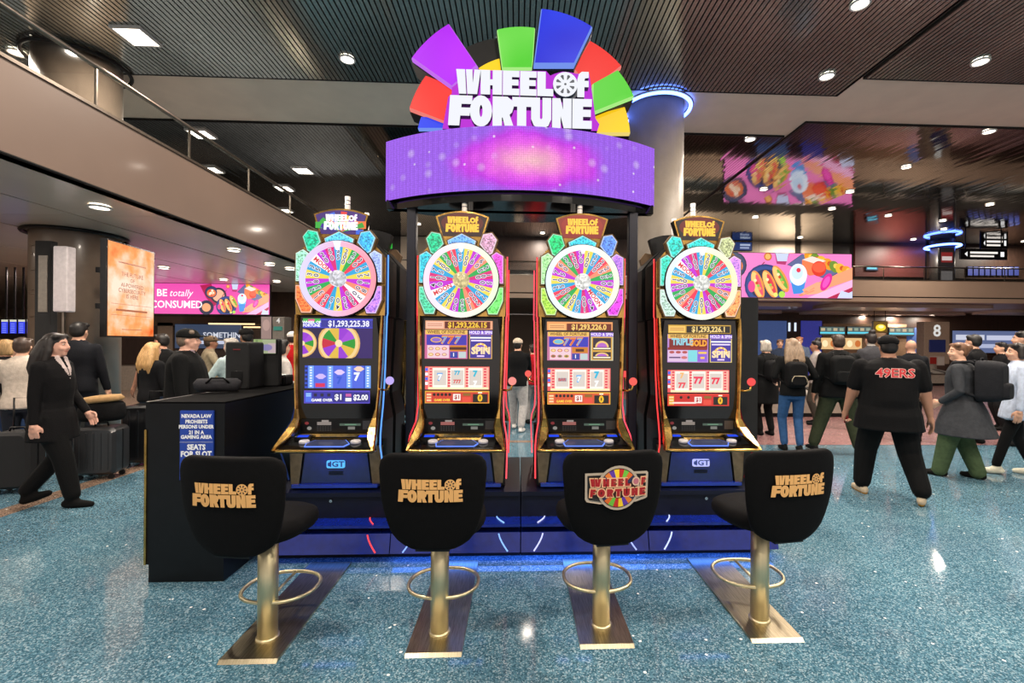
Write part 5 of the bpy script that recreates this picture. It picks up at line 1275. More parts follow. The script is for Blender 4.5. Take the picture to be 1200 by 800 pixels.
def backpack(owner, label, c='121316', w_=.30, h=.44, d=.17, z=1.0, trim=None, yb=-.13, strapz=1.43):
    """worn on the owner's back"""
    a = owner.rotation_euler[2]; R_ = Matrix.Rotation(a, 3, 'Z'); o = owner.location
    e = tag(empty('backpack', o + R_ @ Vector((0, yb, z)), a), label, 'backpack')
    m = cloth(c)
    def shell(x0, x1, y0, y1, z0, z1, r, mm, nm):
        rings = []
        for t in (0, .06, .2, .5, .8, .94, 1):
            sc = 1 - .22 * (2 * abs(t - .5)) ** 4; y = y1 + (y0 - y1) * t; q = .94 if t in (0, 1) else 1.
            sc = {0: .97, .06: 1, .2: 1, .5: .98, .8: .93, .94: .86, 1: .76}[t]
            cx_, cz_ = (x0 + x1) / 2, (z0 + z1) / 2
            rings.append([(cx_ + (p[0] - cx_) * sc, y, cz_ + (p[1] - cz_) * sc) for p in rrect(x0, x1, z0, z1, r, 5)])
        return MB().loft(rings).build(nm, mm, e)
    shell(-w_ / 2, w_ / 2, -d, 0, 0, h, .09, m, 'main_bag'); shell(-w_ * .38, w_ * .38, -d - .05, -d + .03, .04, h * .48, .05, m, 'front_pocket')
    if trim:
        tm = cloth(trim)
        for z0, z1_, ww, yy in ((.06, h * .46, w_ * .34, -d - .052), (h * .5, h * .84, w_ * .40, -d + .012)):
            pts = [(-ww, yy, z0 + (z1_ - z0) * .3), (-ww, yy, z1_ - .05), (-ww * .7, yy, z1_), (ww * .7, yy, z1_), (ww, yy, z1_ - .05), (ww, yy, z0 + (z1_ - z0) * .3)]
            MB().tube(pts, .006, 6).build('zipper', tm, e)
    for sd in (-1, 1):
        zs = strapz - z; x = sd * .10; f = -yb
        pts = [(x, -.01, h - .06), (x, f * .4, zs + .035), (sd * .115, f + .075, zs + .01), (sd * .125, f + .118, zs - .12), (sd * .15, f + .10, zs - .25), (sd * .19, f * .6, .10), (sd * w_ * .42, -.02, .06)]
        MB().tube(pts, .018, 6).build('strap', m, e)
    MB().tube([(-.04, -.02, h - .02), (-.03, -.03, h + .025), (.03, -.03, h + .025), (.04, -.02, h - .02)], .009, 6).build('grab_handle', m, e)
    return e
def gp(u, v): p = G(u, v); return p.x, p.y
# right hand group
x, y = gp(1040, 583)
PR6 = person('heavy-set person in black shirt with red 49ers lettering, black cap, walking away', x, y, -.42, 1.74, 1.5, top='0b0b0d', bot='090a0c', shoe='b8a890', sole='a8782a', sk='a87a62', sleeve='short', cap='0c0c0e', hair=('short', '120d0b'), loose=1.45, coat=.10,
            LF=(-.20, .12, 0.0, 0, .25), RF=(.24, -.16, .02, -.15, -.35), LH=(-.37, .12, .85), RH=(.37, .0, .85), vox=.011, grip='L')
t = MB(); ang = PR6.rotation_euler[2]
for off, c, b_ in ((0, 'f2c8bc', .055), (.002, 'd8323a', .018)): t.text('49ERS', 0, 1.36, .125, -.200 - off, c, bold=b_, sx=1.05)
t.build('shirt_lettering', PRINT, PR6)['label'] = 'red 49ers lettering'
ph = MB().rbox(-.037, .037, -.006, .006, 0, .14, .012); Rz = Matrix.Rotation(-.42, 3, 'Z'); pp = Vector((x, y, 0)) + Rz @ Vector((-.35, .16, .765))
tag(ph.build('phone', mat('red_case', '9a1a20', .4), None, pp, .4), 'red phone in the hand of the 49ers-shirt person', 'phone')
x, y = gp(1128, 560)
PR8 = person('person in charcoal cardigan and wide green trousers, hair in a bun, looking left', x, y, .55, 1.68, 1.14, top='34363a', bot='44553a', shoe='15120f', sk='d0a288', hair=('bun', '6a4a34'), loose=1.95, headturn=.75, vox=.011, lean=.05,
            skirt=('34363a', [(1.0, .17, .13, -.01, .02), (.86, .20, .17, -.01, .03), (.70, .235, .21, -.01, .03), (.56, .26, .24, -.03, .03)]), LF=(-.11, .20, 0), RF=(.12, -.12, 0), LH=(-.20, .16, .98), RH=(.24, .12, 1.0))
backpack(PR8, 'large dark grey backpack worn by the person in green trousers', '1b1c20', .36, .50, .24, .98, yb=-.14)
x, y = gp(1192, 556)
PR11 = person('person in pale blue shirt and black leggings with white sneakers at right edge', x, y, .95, 1.68, 1.05, top='b4c0d4', bot='08090b', shoe='cfccb8', sk='c99a80', hair=('bob', '1a1310'), loose=1.0, headturn=.3, vox=.012, LF=(-.10, .22, 0), RF=(.1, -.16, .0), coat=.10)
x, y = gp(928, 528)
PR2 = person('person with long ash hair, black top and blue jeans seen from behind', x, y, -.25, 1.74, 1.0, top='0e0f11', bot='2c4e78', shoe='121212', sk='c8a088', hair=('long', '8a745e'), loose=1.12, LH=(-.20, .18, 1.05), RH=(.22, .16, 1.10), LF=(-.11, .0, 0), RF=(.10, -.03, 0))
backpack(PR2, 'black backpack with pale zippers worn over long ash hair person\'s back', '101012', .30, .40, .15, 1.0, trim='a89a82', yb=-.12)
x, y = gp(982, 530)
PR4 = person('tall person in black hoodie and olive trousers walking away from the stools', x, y, -.35, 1.80, 1.22, top='0c0d10', bot='2f3524', shoe='1c1d1e', sole='c8c4b8', sk='c08e74', hair=('short', '3a2c22'), loose=1.4, coat=.02, LF=(-.30, .05, 0, 0, .35), RF=(.24, -.06, 0, 0, -.3))
backpack(PR4, 'black backpack of the tall olive-trousers person', '141518', .32, .44, .17, 1.06, yb=-.15, strapz=1.5)
x, y = gp(897, 510)
PR1 = person('person in black coat beside the end cabinet, turned away', x, y, .15, 1.72, 1.1, top='0c0d0f', bot='0d0e10', hair=('bob', 'b0a69a'), coat=.25, vox=.018)
backpack(PR1, 'small black bag on the back of the person beside the end cabinet', '17181b', .28, .36, .14, 1.02)
def far(lab, u, vtop, Y, **kw):
    h = kw.pop('h', None); f = kw.pop('face', 0.); 
    pt_ = P(u, vtop, Y); h = h or pt_.z
    return person(lab, pt_.x, Y, f, max(1.5, min(1.95, h * .985)), vox=.02, **kw)
far('person in pale grey jacket facing left beyond the ash-haired person', 957, 398, 9.2, face=1.2, top='a09894', bot='3a3630', hair=('topbun', '16110f'), sk='9a6c55', RH=(.2, .3, 1.15))
far('person with dark top bun and grey scarf between the hoodie and the 49ers shirt', 1021, 389, 8.4, face=-.1, top='3a3a3e', bot='1a1b20', hair=('topbun', '1c1210'), neckc='a39e98')
far('bald person in a dark navy shirt behind the 49ers shirt', 1068, 397, 7.6, face=-.4, top='14171f', bot='14161a', hair=('bald', 'b89880'), sk='b88a72')
far('dark-haired person in black behind the bun of the green-trousers person', 1142, 391, 7.4, face=.3, top='121318', bot='16171a', hair=('short', '14100e'))
far('person in a black jacket facing left between two travellers at right', 1174, 400, 8.6, face=1.2, top='101116', bot='18191d', hair=('short', '1a1512'))
far('person with dark hair at the far right edge of the hall', 1199, 387, 7.2, face=.9, top='1d1a1c', bot='141418', hair=('short', '15100d'))
far('person with reddish hair by the blue shop panels', 937, 394, 13.0, face=2.6, top='5c6a80', bot='2a2c34', hair=('short', 'a86a48'))
far('person in navy by the blue shop panels with brown hair', 914, 397, 12.5, face=2.8, top='2a3448', bot='20222a', hair=('short', '5a3a2a'))
# centre, seen between the two middle machines
x, y = gp(606, 505)
PC1 = person('person in black jacket and grey sweatpants pushing a cart beyond the bank', x, y, -.25, 1.72, 1.1, top='101114', bot='a8a6a4', shoe='d8d4d0', hair=('short', '191310'), loose=1.3, LF=(-.12, .22, 0), RF=(.1, -.1, 0), RH=(.15, .4, 1.0), LH=(-.15, .4, 1.0), vox=.018, cap='c8b8a4')
x, y = gp(622, 500)
PC2 = person('person in a red jacket behind the black jacket person beyond the bank', x + .05, y + .35, .2, 1.62, 1.0, top='b01a24', bot='8f8d8c', hair=('short', '2a1d17'), vox=.018, loose=1.25)
# left hand group
x, y = gp(62, 594)
PL1 = person('person in black trouser suit with long dark hair striding right at the left', x, y, -1.35, 1.70, 1.0, top='0c0b0d', bot='0a0a0c', shoe='070708', sk='c99884', hair=('long', '17100e'), loose=1.35, coat=.16, collar='b8a8a4', vox=.0105,
            LF=(-.06, -.24, .04, -.35, 0.), RF=(.06, .19, 0, .05, 0.), LH=(-.2, .16, .92), RH=(.22, -.02, .80), headturn=-.05)
x, y = gp(150, 535)
PL5 = person('person in black t-shirt and jeans facing left behind the black suitcase', x, y + .6, 1.15, 1.74, 1.22, top='0b0c0e', bot='1e2f4a', sk='b8846a', hair=('short', '120e0c'), sleeve='short', headturn=.25, vox=.012, LH=(-.24, .25, .88), RH=(.26, .28, .93), grip='R')
P7 = P(219, 386, 5.25)
PL7 = person('heavy person in black jacket and black cap facing right behind the counter', P7.x, 5.25, -1.15, 1.76, 1.36, top='0b0c0d', bot='1a1c22', sk='c89a86', hair=('short', '6a5a4c'), cap='101211', vox=.012, collar='7a6a70')
far('person in navy jacket seen from behind near the taupe column', 92, 376, 6.5, face=.2, top='12161f', bot='141820', hair=('short', '0f0c0b'), g=1.1)
far('long-haired blonde person with black pack behind the black t-shirt', 178, 400, 6.6, face=-.3, top='14161a', bot='2a3a52', hair=('long', 'b08a58'))
far('person in camouflage jacket and brown cap beyond the black-cap person', 246, 393, 8.4, face=-.9, top='8a7f68', bot='4a4436', hair=('short', '2a2019'), cap='5a4a38', sk='8a604a', RH=(.2, .36, 1.12))
far('grey-haired person in pale shirt facing left by the kiosk', 272, 395, 6.6, face=1.35, top='a9bcbc', bot='2a2e36', hair=('bob', '9a948c'), sk='c89c88', LH=(-.2, .36, 1.1))
far('bearded person in black with black cap behind the kiosk', 289, 384, 7.4, face=1.0, top='0e0f11', bot='15161a', hair=('short', '0f0c0a'), cap='0c0c0d', sk='8f6850', beard='1a120e')
far('dark-haired person in white hoodie beside the blue-reel machine', 329, 396, 6.2, face=-.7, top='b9b2ac', bot='2a2c34', hair=('bob', '15100e'), RH=(.18, .22, 1.1))
far('person in red and yellow jersey with white cap behind the white hoodie', 343, 388, 8.6, face=.2, top='b0141a', bot='16171c', hair=('short', '20140f'), cap='d0ccc8', sleevec='d89018')
far('blonde person in dark coat and jeans at the left edge', 6, 405, 6.0, face=-.2, top='10131a', bot='24385a', hair=('bob', 'a8875a'), h=1.66)
P2_ = P(26, 400, 5.75)
PL2 = person('person in a cream sweater behind the black trouser suit', P2_.x, 5.75, .6, 1.66, 1.0, top='b9ada0', bot='1e222a', hair=('short', '3a2a20'), vox=.016, LH=(-.24, .2, .95), RH=(.22, .2, .95), grip='LR')

# ================================================================== LUGGAGE
def suitcase(label, x, y, rz, c, w_=.46, h=.62, d=.26, handle=.35, hard=True, group=None):
    e = tag(empty('suitcase', (x, y, 0), rz), label, 'suitcase', group)
    m = mat('shell_' + c, c, .35 if hard else .8, var=.12, scale=3, coat=.3 if hard else 0)
    mb = MB(); mb.rbox(-w_ / 2, w_ / 2, -d / 2, d / 2, .06, .06 + h, .06, seg=5); mb.build('body', m, e)
    for i in range(5 if hard else 0):
        xx = -w_ / 2 + w_ * (i + 1) / 6
        MB().rbox(xx - .012, xx + .012, -d / 2 - .006, -d / 2 + .004, .12, h, .01).build('rib', m, e)
    MB().box(-w_ / 2 - .002, w_ / 2 + .002, -.008, .008, .10, .02 + h).build('zip_seam', M_BLACK, e)
    for sx in (-1, 1):
        for sy in (-1, 1):
            MB().lathe([(.03, -.012), (.03, .012)], (sx * (w_ / 2 - .06), sy * (d / 2 - .05), .03), 14, axis='y').build('wheel', M_BLACK, e)
    if handle:
        mb = MB(); zt_ = .06 + h + handle
        mb.tube([(-.09, d / 2 - .05, .06 + h), (-.09, d / 2 - .05, zt_), (.09, d / 2 - .05, zt_), (.09, d / 2 - .05, .06 + h)], .009, 8); mb.build('pull_handle', M_BLACK, e)
    MB().tube([(-.07, 0, .06 + h), (-.06, 0, .10 + h), (.06, 0, .10 + h), (.07, 0, .06 + h)], .01, 6).build('grab_handle', M_BLACK, e)
    return e
x, y = gp(2, 573); suitcase('pink hard suitcase at the left edge', x - .16, y - .15, .1, 'd98a9c', .40, .56, .26)
x, y = gp(32, 572); suitcase('black suitcase between the pink one and the black trouser suit', x + .02, y - .12, .2, '0d0d10', .36, .60, .26, hard=False)
x, y = gp(112, 562); suitcase('charcoal suitcase under the tan tote', x - .02, y + .1, .15, '2a2a2c', .44, .56, .28, handle=.0)
x, y = gp(145, 552); sc_ = suitcase('large black ribbed suitcase in front of the black t-shirt person', x + .08, y + .35, .25, '0c0d10', .56, .74, .34, handle=.16)
tt = G(112, 562); tb = tag(empty('tote_bag', (tt.x - .02, tt.y + .1, .69), .15), 'black tote bag with tan flap resting on the charcoal suitcase', 'bag')
MB().loft([[(p[0], p[1], z) for p in sup(w_, d, 20, 3)] for w_, d, z in ((.20, .13, .0), (.23, .14, .06), (.22, .12, .19), (.20, .09, .22))]).build('body', cloth('0e0e11'), tb)
MB().loft([[(p[0], p[1] - .01, z + .10 * p[0]) for p in sup(w_, d, 20, 3)] for w_, d, z in ((.20, .10, .215), (.225, .13, .24), (.18, .10, .29), (.08, .05, .30))]).build('flap', cloth('a08058'), tb)
# things standing on the counter
def onctr(u, Y): return P(u, 460, Y).x
kz = 1.2325
k1 = tag(empty('kiosk', (onctr(287, 4.15), 4.15, kz)), 'black ticket kiosk cabinet standing on the counter', 'kiosk')
MB().rbox(-.10, .10, -.12, .12, 0, .41, .02).build('body', M_MATTE, k1); MB().rbox(-.05, .05, -.126, -.118, .05, .16, .008).build('front_plate', M_BLACK, k1); MB().box(-.03, .03, -.124, -.12, .34, .35).build('red_line', mat('dull_red', '6a1a20', .5), k1); MB().box(-.008, .008, -.124, -.119, .12, .16).build('tag_plate', M_WHITE, k1)
k2 = tag(empty('tablet_stand', (onctr(312, 4.33), 4.33, kz)), 'tablet with a pale map picture on a black stand on the counter', 'tablet')
MB().rbox(-.13, .13, -.02, .03, 0, .44, .02).build('stand', M_MATTE, k2); MB().rbox(-.11, .11, -.032, -.02, .30, .44, .01).build('frame', M_BLACK, k2)
mb = MB(); mb.rect(-.10, .10, .305, .435, -.0325, 'b9c49a'); mb.rect(-.10, -.02, .36, .435, -.0328, 'a8c07a'); mb.ell(.02, .36, .05, .03, -.033, '9a90c8'); mb.rect(.03, .10, .31, .40, -.0329, 'd8c0c4'); mb.rect(-.08, -.06, .31, .43, -.0332, '7a9a5a'); mb.build('picture', printed('dim_screen', .75), k2)
bg_ = tag(empty('duffel_bag', (onctr(262, 3.85), 3.80, kz), .3), 'dark grey duffel bag lying on the counter', 'bag')
MB().tube([(-.17, 0, .055), (-.15, 0, .06), (.12, 0, .06), (.15, 0, .055)], [.03, .055, .055, .03], 14).build('body', cloth('2c2c30'), bg_); MB().tube([(-.08, -.05, .08), (-.04, -.06, .12), (.04, -.06, .12), (.08, -.05, .08)], .008, 6).build('handle', cloth('17171a'), bg_)
pr = tag(empty('card_printer', (onctr(328, 4.45), 4.45, kz)), 'small black printer with red line on the counter near the machine', 'printer')
MB().rbox(-.09, .09, -.08, .08, 0, .10, .02).build('body', M_BLACK, pr); MB().box(-.07, .07, -.082, -.08, .075, .082).build('red_line', mat('dull_red', '6a1a20', .5), pr); MB().box(-.06, .06, -.05, .05, .10, .103).build('paper', M_WHITE, pr)
# ================================================================== SCREENS, SHOPS AND BACKGROUND
def panel_frame(name, label, cat, a, b_, z0, z1_, thick=.06):
    """upright flat panel from plan point a to b_ (x,y), facing the -normal side; returns root whose local x runs a->b, -y is the front"""
    d = Vector((b_[0] - a[0], b_[1] - a[1], 0)); rz = math.atan2(d.y, d.x); e = tag(empty(name, ((a[0] + b_[0]) / 2, (a[1] + b_[1]) / 2, z0), rz), label, cat)
    w_ = d.length; MB().box(-w_ / 2 - .02, w_ / 2 + .02, .0, thick, -.02, z1_ - z0 + .02).build('housing', M_BLACK, e)
    return e, w_, z1_ - z0
# --- food poster art in unit box u 0..1 (x over w), v 0..1 (up)
def food_art(mb, w_, h, x0, x1, y, cut=None):
    """picture of plates, a drink and a hand on pink between x0 and x1 (metres from the left)"""
    X = lambda u: -w_ / 2 + x0 + (x1 - x0) * u; Z = lambda v: h * v; s_ = (x1 - x0); l = [0]
    asp = s_ / h
    def nx(): l[0] += 1; return y - .0006 * l[0]
    def E(u, v, r, c, ry=None, rot=0., n=20):
        rx_, rz_ = r * s_, (r * s_ if ry is None else ry * s_); pts = []
        for q in range(n):
            t = 2 * PI * q / n; a_, b2 = rx_ * math.cos(t), rz_ * math.sin(t)
            pts.append((max(-w_ / 2, min(w_ / 2, X(u) + a_ * math.cos(rot) - b2 * math.sin(rot))), max(0, min(h, Z(v) + a_ * math.sin(rot) + b2 * math.cos(rot)))))
        if abs(area(pts)) > 1e-6: mb.flat(pts, nx(), c)
    def Pg(pts, c): mb.flat([(X(u), Z(v)) for u, v in pts], nx(), c)
    # red cloth, plates
    E(.06, .72, .105, '1d2a4a', .105); E(.06, .72, .092, '2c3c62', .092); E(.06, .70, .075, 'e0703a', .065)
    for k in range(16): a = k * 2.4; E(.06 + .05 * math.cos(a) * (k % 4) / 3, .70 + .05 * asp * math.sin(a) * (k % 3) / 2 * .8, .020, ('f2a04a', 'f6c8a0', 'd84a30', 'f8e0c8')[k % 4], n=8)
    E(.33, .92, .032, 'c86a2a', n=12); E(.33, .92, .022, 'f0b060', n=10); Pg([(.23, .58), (.24, .57), (.31, .80), (.30, .80)], '8a2a48')
    Pg([(.385, 1.0), (.50, 1.0), (.475, .80), (.41, .78)], 'd0d8f0'); Pg([(.385, .99), (.50, .99), (.47, .74), (.40, .76)], 'b03068'); Pg([(.39, 1.), (.495, 1.), (.48, .82), (.405, .82)], 'c4ccec')
    # slate board with burger and rolls
    Pg([(.48, .74), (.60, .99), (.97, .70), (.80, .42)], '4a5078'); Pg([(.49, .745), (.605, .985), (.95, .70), (.80, .44)], '5c6490')
    for k in range(7): E(.66 + .05 * k, .93 - .055 * k, .038, ('e8941e', '6a8a2a', 'f0b030')[k % 3], .05, .6); E(.67 + .05 * k, .93 - .05 * k, .02, ('f8c850', 'c84a18')[k % 2], n=8)
    Pg([(.60, .86), (.68, .94), (.79, .84), (.78, .56), (.66, .50), (.60, .62)], 'f0784a'); Pg([(.60, .86), (.68, .94), (.79, .84), (.72, .76)], 'f4d8cc'); E(.735, .66, .058, 'd8321e', .06); E(.735, .69, .052, 'f0583a', .04)
    # taco plate
    E(.31, .27, .165, '1c3470', .165); E(.31, .27, .150, '2a468a', .150); E(.315, .27, .125, '18284e', .125)
    for k, (u, v, r) in enumerate(((.25, .28, 1.05), (.345, .30, 1.15), (.43, .42, 1.25))):
        E(u, v, .045, 'e89040', .115, r - .75); E(u - .008, v + .012, .033, 'f6c474', .10, r - .75); E(u + .012, v, .018, ('e8506a', 'd83a4a', '6aa83a')[k], .085, r - .75)
        for j in range(4): E(u - .02 + .012 * j, v + .10 - .06 * j, .012, ('f8e0b0', 'c8401e', '8ac04a', 'f0a050')[j], n=8)
    E(.20, .24, .028, 'e0408a', .045); E(.44, .07, .026, 'a8d84a', n=10); E(.39, .06, .018, 'f0e070', n=10)
    # drink
    Pg([(.50, .50), (.635, .50), (.61, .10), (.53, .08)], '3a8ad8'); Pg([(.50, .50), (.635, .50), (.628, .34), (.505, .33)], '6ac0f0'); E(.568, .52, .07, 'e8f0ff', .085); E(.56, .56, .045, 'c8e0fa', .05); E(.57, .62, .018, 'e03048', n=10)
    # arm and hand
    Pg([(.72, .34), (1.0, .70), (1.0, .42), (.80, .22)], 'f49a70'); Pg([(.60, .18), (.72, .36), (.82, .26), (.78, .12), (.64, .06)], 'f6a580')
    for k in range(4): Pg([(.57 + .02 * k, .06 + .035 * k), (.59 + .02 * k, .03 + .04 * k), (.70, .16 + .03 * k), (.68, .20 + .03 * k)], ('f08a66', 'f6a580')[k % 2])
    E(.79, .36, .036, 'd81a90', .075, -.5); E(.79, .36, .022, 'f450b8', .05, -.5)
    Pg([(.64, .0), (1.0, .42), (1.0, .25), (.80, .0)], 'f4b0d8'); Pg([(.80, .0), (1., .25), (1., .0)], 'b01848'); Pg([(.88, .0), (.91, .17), (.97, .12), (1., .16), (1., .0)], 'c8d0f0')
PINK = 'f07cc0'
printed('advert_lit', 1.25).cycles.emission_sampling = 'AUTO'
a, b_ = P(862, 348, YB - .10), P(998, 298, YB - .10)
e, w_, h = panel_frame('advert_screen', 'wide pink screen with plates of food and a hand on the far mezzanine', 'screen', (a.x - .5, YB - .10), (b_.x, YB - .10), a.z, b_.z)
mb = MB(); mb.rect(-w_ / 2, w_ / 2, 0, h, -.002, PINK); food_art(mb, w_, h, .1, w_, -.003); mb.build('picture', printed('advert_lit', 1.25), e)
YL = 14.3
a, b_ = P(150, 367, YL), P(316, 338, YL)
e, w_, h = panel_frame('advert_screen', 'pink food banner reading BE totally CONSUMED under the left soffit', 'screen', (a.x, YL), (b_.x, YL), a.z, ZS - .01)
mb = MB(); mb.rect(-w_ / 2, w_ / 2, 0, h, -.002, 'e04aa4'); x0 = P(180, 350, YL).x - (a.x + b_.x) / 2
food_art(mb, w_, h, w_ * .56, w_, -.003); mb.flat([(-w_ * .0 + .02, h * .95), (.35, h), (.62, h * .4), (.42, h * .25), (.2, h * .55)], -.0032, 'a8184a')
cx_ = lambda u: P(u, 350, YL).x - (a.x + b_.x) / 2
mb.ell(cx_(242), h * .22, .22, .22, -.0034, '1c2440'); mb.ell(cx_(242), h * .22, .13, .13, -.0037, 'e8a070'); mb.ell(cx_(256), h * .62, .24, .24, -.0035, '2a2a3a'); mb.ell(cx_(256), h * .62, .18, .18, -.0038, 'f0b090')
mb.text('BE', cx_(190), h * .68, .30, -.004, 'fff4fa', bold=.02, align='C'); mb.text('totally', cx_(213), h * .68, .30, -.004, 'fff4fa', shear=.3, align='C', sx=.9); mb.text('CONSUMED', cx_(207), h * .30, .31, -.004, 'fff4fa', bold=.02, align='C', sx=.9)
mb.build('picture', printed('advert_lit', 1.25), e)
# --- orange vertical screen on the taupe column
a, b_ = P(126, 330, 6.75), P(180, 330, 7.75)
zt_, zb_ = P(126, 281, 6.75).z, P(126, 393, 6.75).z
e, w_, h = panel_frame('vertical_screen', 'tall glowing orange advertising screen on the taupe column', 'screen', (a.x, a.y), (b_.x, b_.y), zb_, zt_, .08)
def orange():
    m = bpy.data.materials.new('orange_advert'); m.use_nodes = True; nt = m.node_tree; nt.nodes.clear(); L = nt.links
    o = nt.nodes.new('ShaderNodeOutputMaterial'); em = nt.nodes.new('ShaderNodeEmission'); L.new(em.outputs[0], o.inputs[0]); em.inputs[1].default_value = 1.15
    tc = nt.nodes.new('ShaderNodeTexCoord'); n = nt.nodes.new('ShaderNodeTexNoise'); n.inputs['Scale'].default_value = 3.5; n.inputs['Detail'].default_value = 5; L.new(tc.outputs['Object'], n.inputs[0])
    sx = nt.nodes.new('ShaderNodeSeparateXYZ'); L.new(tc.outputs['Object'], sx.inputs[0])
    q = nt.nodes.new('ShaderNodeMath'); q.operation = 'SUBTRACT'; L.new(sx.outputs[2], q.inputs[0]); q.inputs[1].default_value = .72
    ab = nt.nodes.new('ShaderNodeMath'); ab.operation = 'ABSOLUTE'; L.new(q.outputs[0], ab.inputs[0])
    ad = nt.nodes.new('ShaderNodeMath'); ad.operation = 'MULTIPLY_ADD'; L.new(ab.outputs[0], ad.inputs[0]); ad.inputs[1].default_value = .42; L.new(n.outputs[0], ad.inputs[2])
    rp = nt.nodes.new('ShaderNodeValToRGB'); L.new(ad.outputs[0], rp.inputs[0]); el = rp.color_ramp.elements
    el[0].position = .48; el[0].color = (*lin('ffe4cc'), 1); el[1].position = 1.0; el[1].color = (*lin('e8622a'), 1); k = el.new(.74); k.color = (*lin('ffa868'), 1)
    L.new(rp.outputs[0], em.inputs[0]); return m
MB().rect(-w_ / 2, w_ / 2, 0, h, -.003).build('picture', orange(), e)
mb = MB()
for t, v, sz in (('THE FUTURE', .675, .088), ('OF', .615, .08), ('AI-POWERED', .555, .088), ('CYBERSECURITY', .495, .085), ('IS HERE', .435, .085)): mb.text(t, 0, h * v, sz, -.006, 'b8552a', bold=.01, sx=.95)
for v, q, t in ((.80, .3, .02), (.345, .44, .006), (.28, .34, .03), (.225, .44, .006), (.07, .22, .01)): mb.rect(-w_ * q, w_ * q, h * v - t / 2, h * v + t / 2, -.0055, 'c4693a')
mb.build('lettering', printed('advert_lettering', .8), e)
MB().box(-.06, .06, .08, .45, h * .3, h * .36).box(-.06, .06, .08, .45, h * .7, h * .76).build('bracket', M_BLACK, e)
# --- white lightbox and black pylon left of the column
def pylon(label, u0, v0, u1, v1, Y, m, name='sign_pylon', cat='sign', foot=True, d=.1):
    a, b_ = P(u0, v1, Y), P(u1, v0, Y); e = tag(empty(name, ((a.x + b_.x) / 2, Y, 0 if foot else a.z)), label, cat); w_ = b_.x - a.x
    z0 = 0 if foot else 0; z1_ = b_.z if foot else b_.z - a.z
    MB().rbox(-w_ / 2, w_ / 2, 0, d, z0, z1_, .01).build('body', m, e); return e, w_, z1_
e, w_, z1_ = pylon('black sign pylon left of the taupe column', 40, 282, 60, 400, 7.0, M_MATTE); MB().box(-.055, .07, -.01, 0, z1_ - 1.05, z1_ - .22).build('grey_panel', mat('pylon_grey', '7a736a', .5), e)
a = P(62, 365, 6.9); e = tag(empty('light_box', (P(70, 330, 6.9).x, 6.9, a.z)), 'white upright light box between the pylon and the taupe column', 'light box')
hh = P(70, 288, 6.9).z - a.z; MB().rbox(-.10, .10, 0, .14, 0, hh, .02).build('body', mat('milky_panel', 'b0a8a8', .4, emit='d8ccd0', es=.15), e); MB().box(-.015, .015, .05, .08, -a.z, .01).build('pole', M_STEEL, e)
# row of blue flight displays
for k in range(4):
    u0 = 2 + 10 * k; a, b_ = P(u0 - 1, 391, 11.5), P(u0 + 8, 374, 11.5)
    e = tag(empty('flight_display', ((a.x + b_.x) / 2, 11.5, a.z)), ('leftmost', 'second', 'third', 'rightmost')[k] + ' blue flight display in the row above the left travellers', 'monitor', 'left flight displays'); w_ = b_.x - a.x; h = b_.z - a.z
    MB().rbox(-w_ / 2, w_ / 2, 0, .06, 0, h, .01).build('housing', M_BLACK, e); mb = MB(); mb.rect(-w_ / 2 + .01, w_ / 2 - .01, .01, h - .01, -.002, '2a3ad8'); mb.rect(-w_ / 2 + .01, w_ / 2 - .01, h - .06, h - .01, -.0025, 'c8c8b0')
    for j in range(5): mb.rect(-w_ / 2 + .03, w_ / 2 - .05, .03 + .05 * j, .045 + .05 * j, -.0025, '8a9af8')
    mb.build('screen', SCREEN, e); MB().box(-.02, .02, .02, .04, h, ZS - a.z).build('hanger', M_BLACK, e)
# --- left ground floor backdrop: dark shop front with a blue-grey sign, numbered pillar
YW = 16.5
lw = struct('wall_left', MB().box(P(60, 400, YW).x, P(352, 400, YW).x, YW, YW + .15, 0, ZS), M_WOOD)
def onw(nm, u0, v0, u1, v1, m, y=YW, dep=.06, par=lw):
    a, b_ = P(u0, v1, y), P(u1, v0, y); return MB().box(a.x, b_.x, y - dep, y, a.z, b_.z).build(nm, m, par)
onw('wall_panel', 110, 372, 330, 381, mat('bulkhead_brown', '5a4638', .5)); onw('wall_panel', 60, 395, 122, 465, M_TAUPE); onw('wall_panel', 186, 378, 204, 418, M_TAUPE)
onw('counter_front', 110, 428, 345, 470, mat('greige_panel', '8a7f74', .5), YW, .9)
e, w_, h = panel_frame('shop_sign', 'blue-grey shop sign with white capitals behind the black-cap person', 'sign', (P(205, 400, YW - .1).x, YW - .1), (P(283, 400, YW - .1).x, YW - .1), P(240, 408, YW - .1).z, P(240, 380, YW - .1).z)
mb = MB(); mb.rect(-w_ / 2, w_ / 2, 0, h, -.003, '3c4c68'); mb.text('SOMETHING', .55, h * .55, .26, -.005, 'eef2ff', bold=.02); mb.rect(-.75, -.35, h * .47, h * .62, -.005, 'eef2ff'); mb.rect(-.55, .55, h * .18, h * .32, -.005, 'dfe6ff'); mb.build('face', printed('dim_screen', .75), e)
for k, (u0, u1, v) in enumerate(((245, 298, 379), (286, 308, 383))):
    a, b_ = P(u0, v + 1, YW - .3), P(u1, v - 1, YW - .3); e = tag(empty('strip_light', ((a.x + b_.x) / 2, YW - .3, a.z)), ('long warm strip light above the blue-grey sign', 'short warm strip light right of the blue-grey sign')[k], 'light'); w_ = b_.x - a.x
    MB().box(-w_ / 2, w_ / 2, -.04, .04, 0, .05).build('tube', glow('warm_strip', 'ffd9a0', 1.6, False), e); MB().box(-w_ / 2, w_ / 2, -.05, .23, .05, .08).build('housing', M_BLACK, e)
e, w_, h = panel_frame('poster', 'pinkish poster left of the pillar numbered 4', 'poster', (P(306, 400, 13).x, 13.), (P(318, 400, 13).x, 13.), 0., P(312, 371, 13).z)
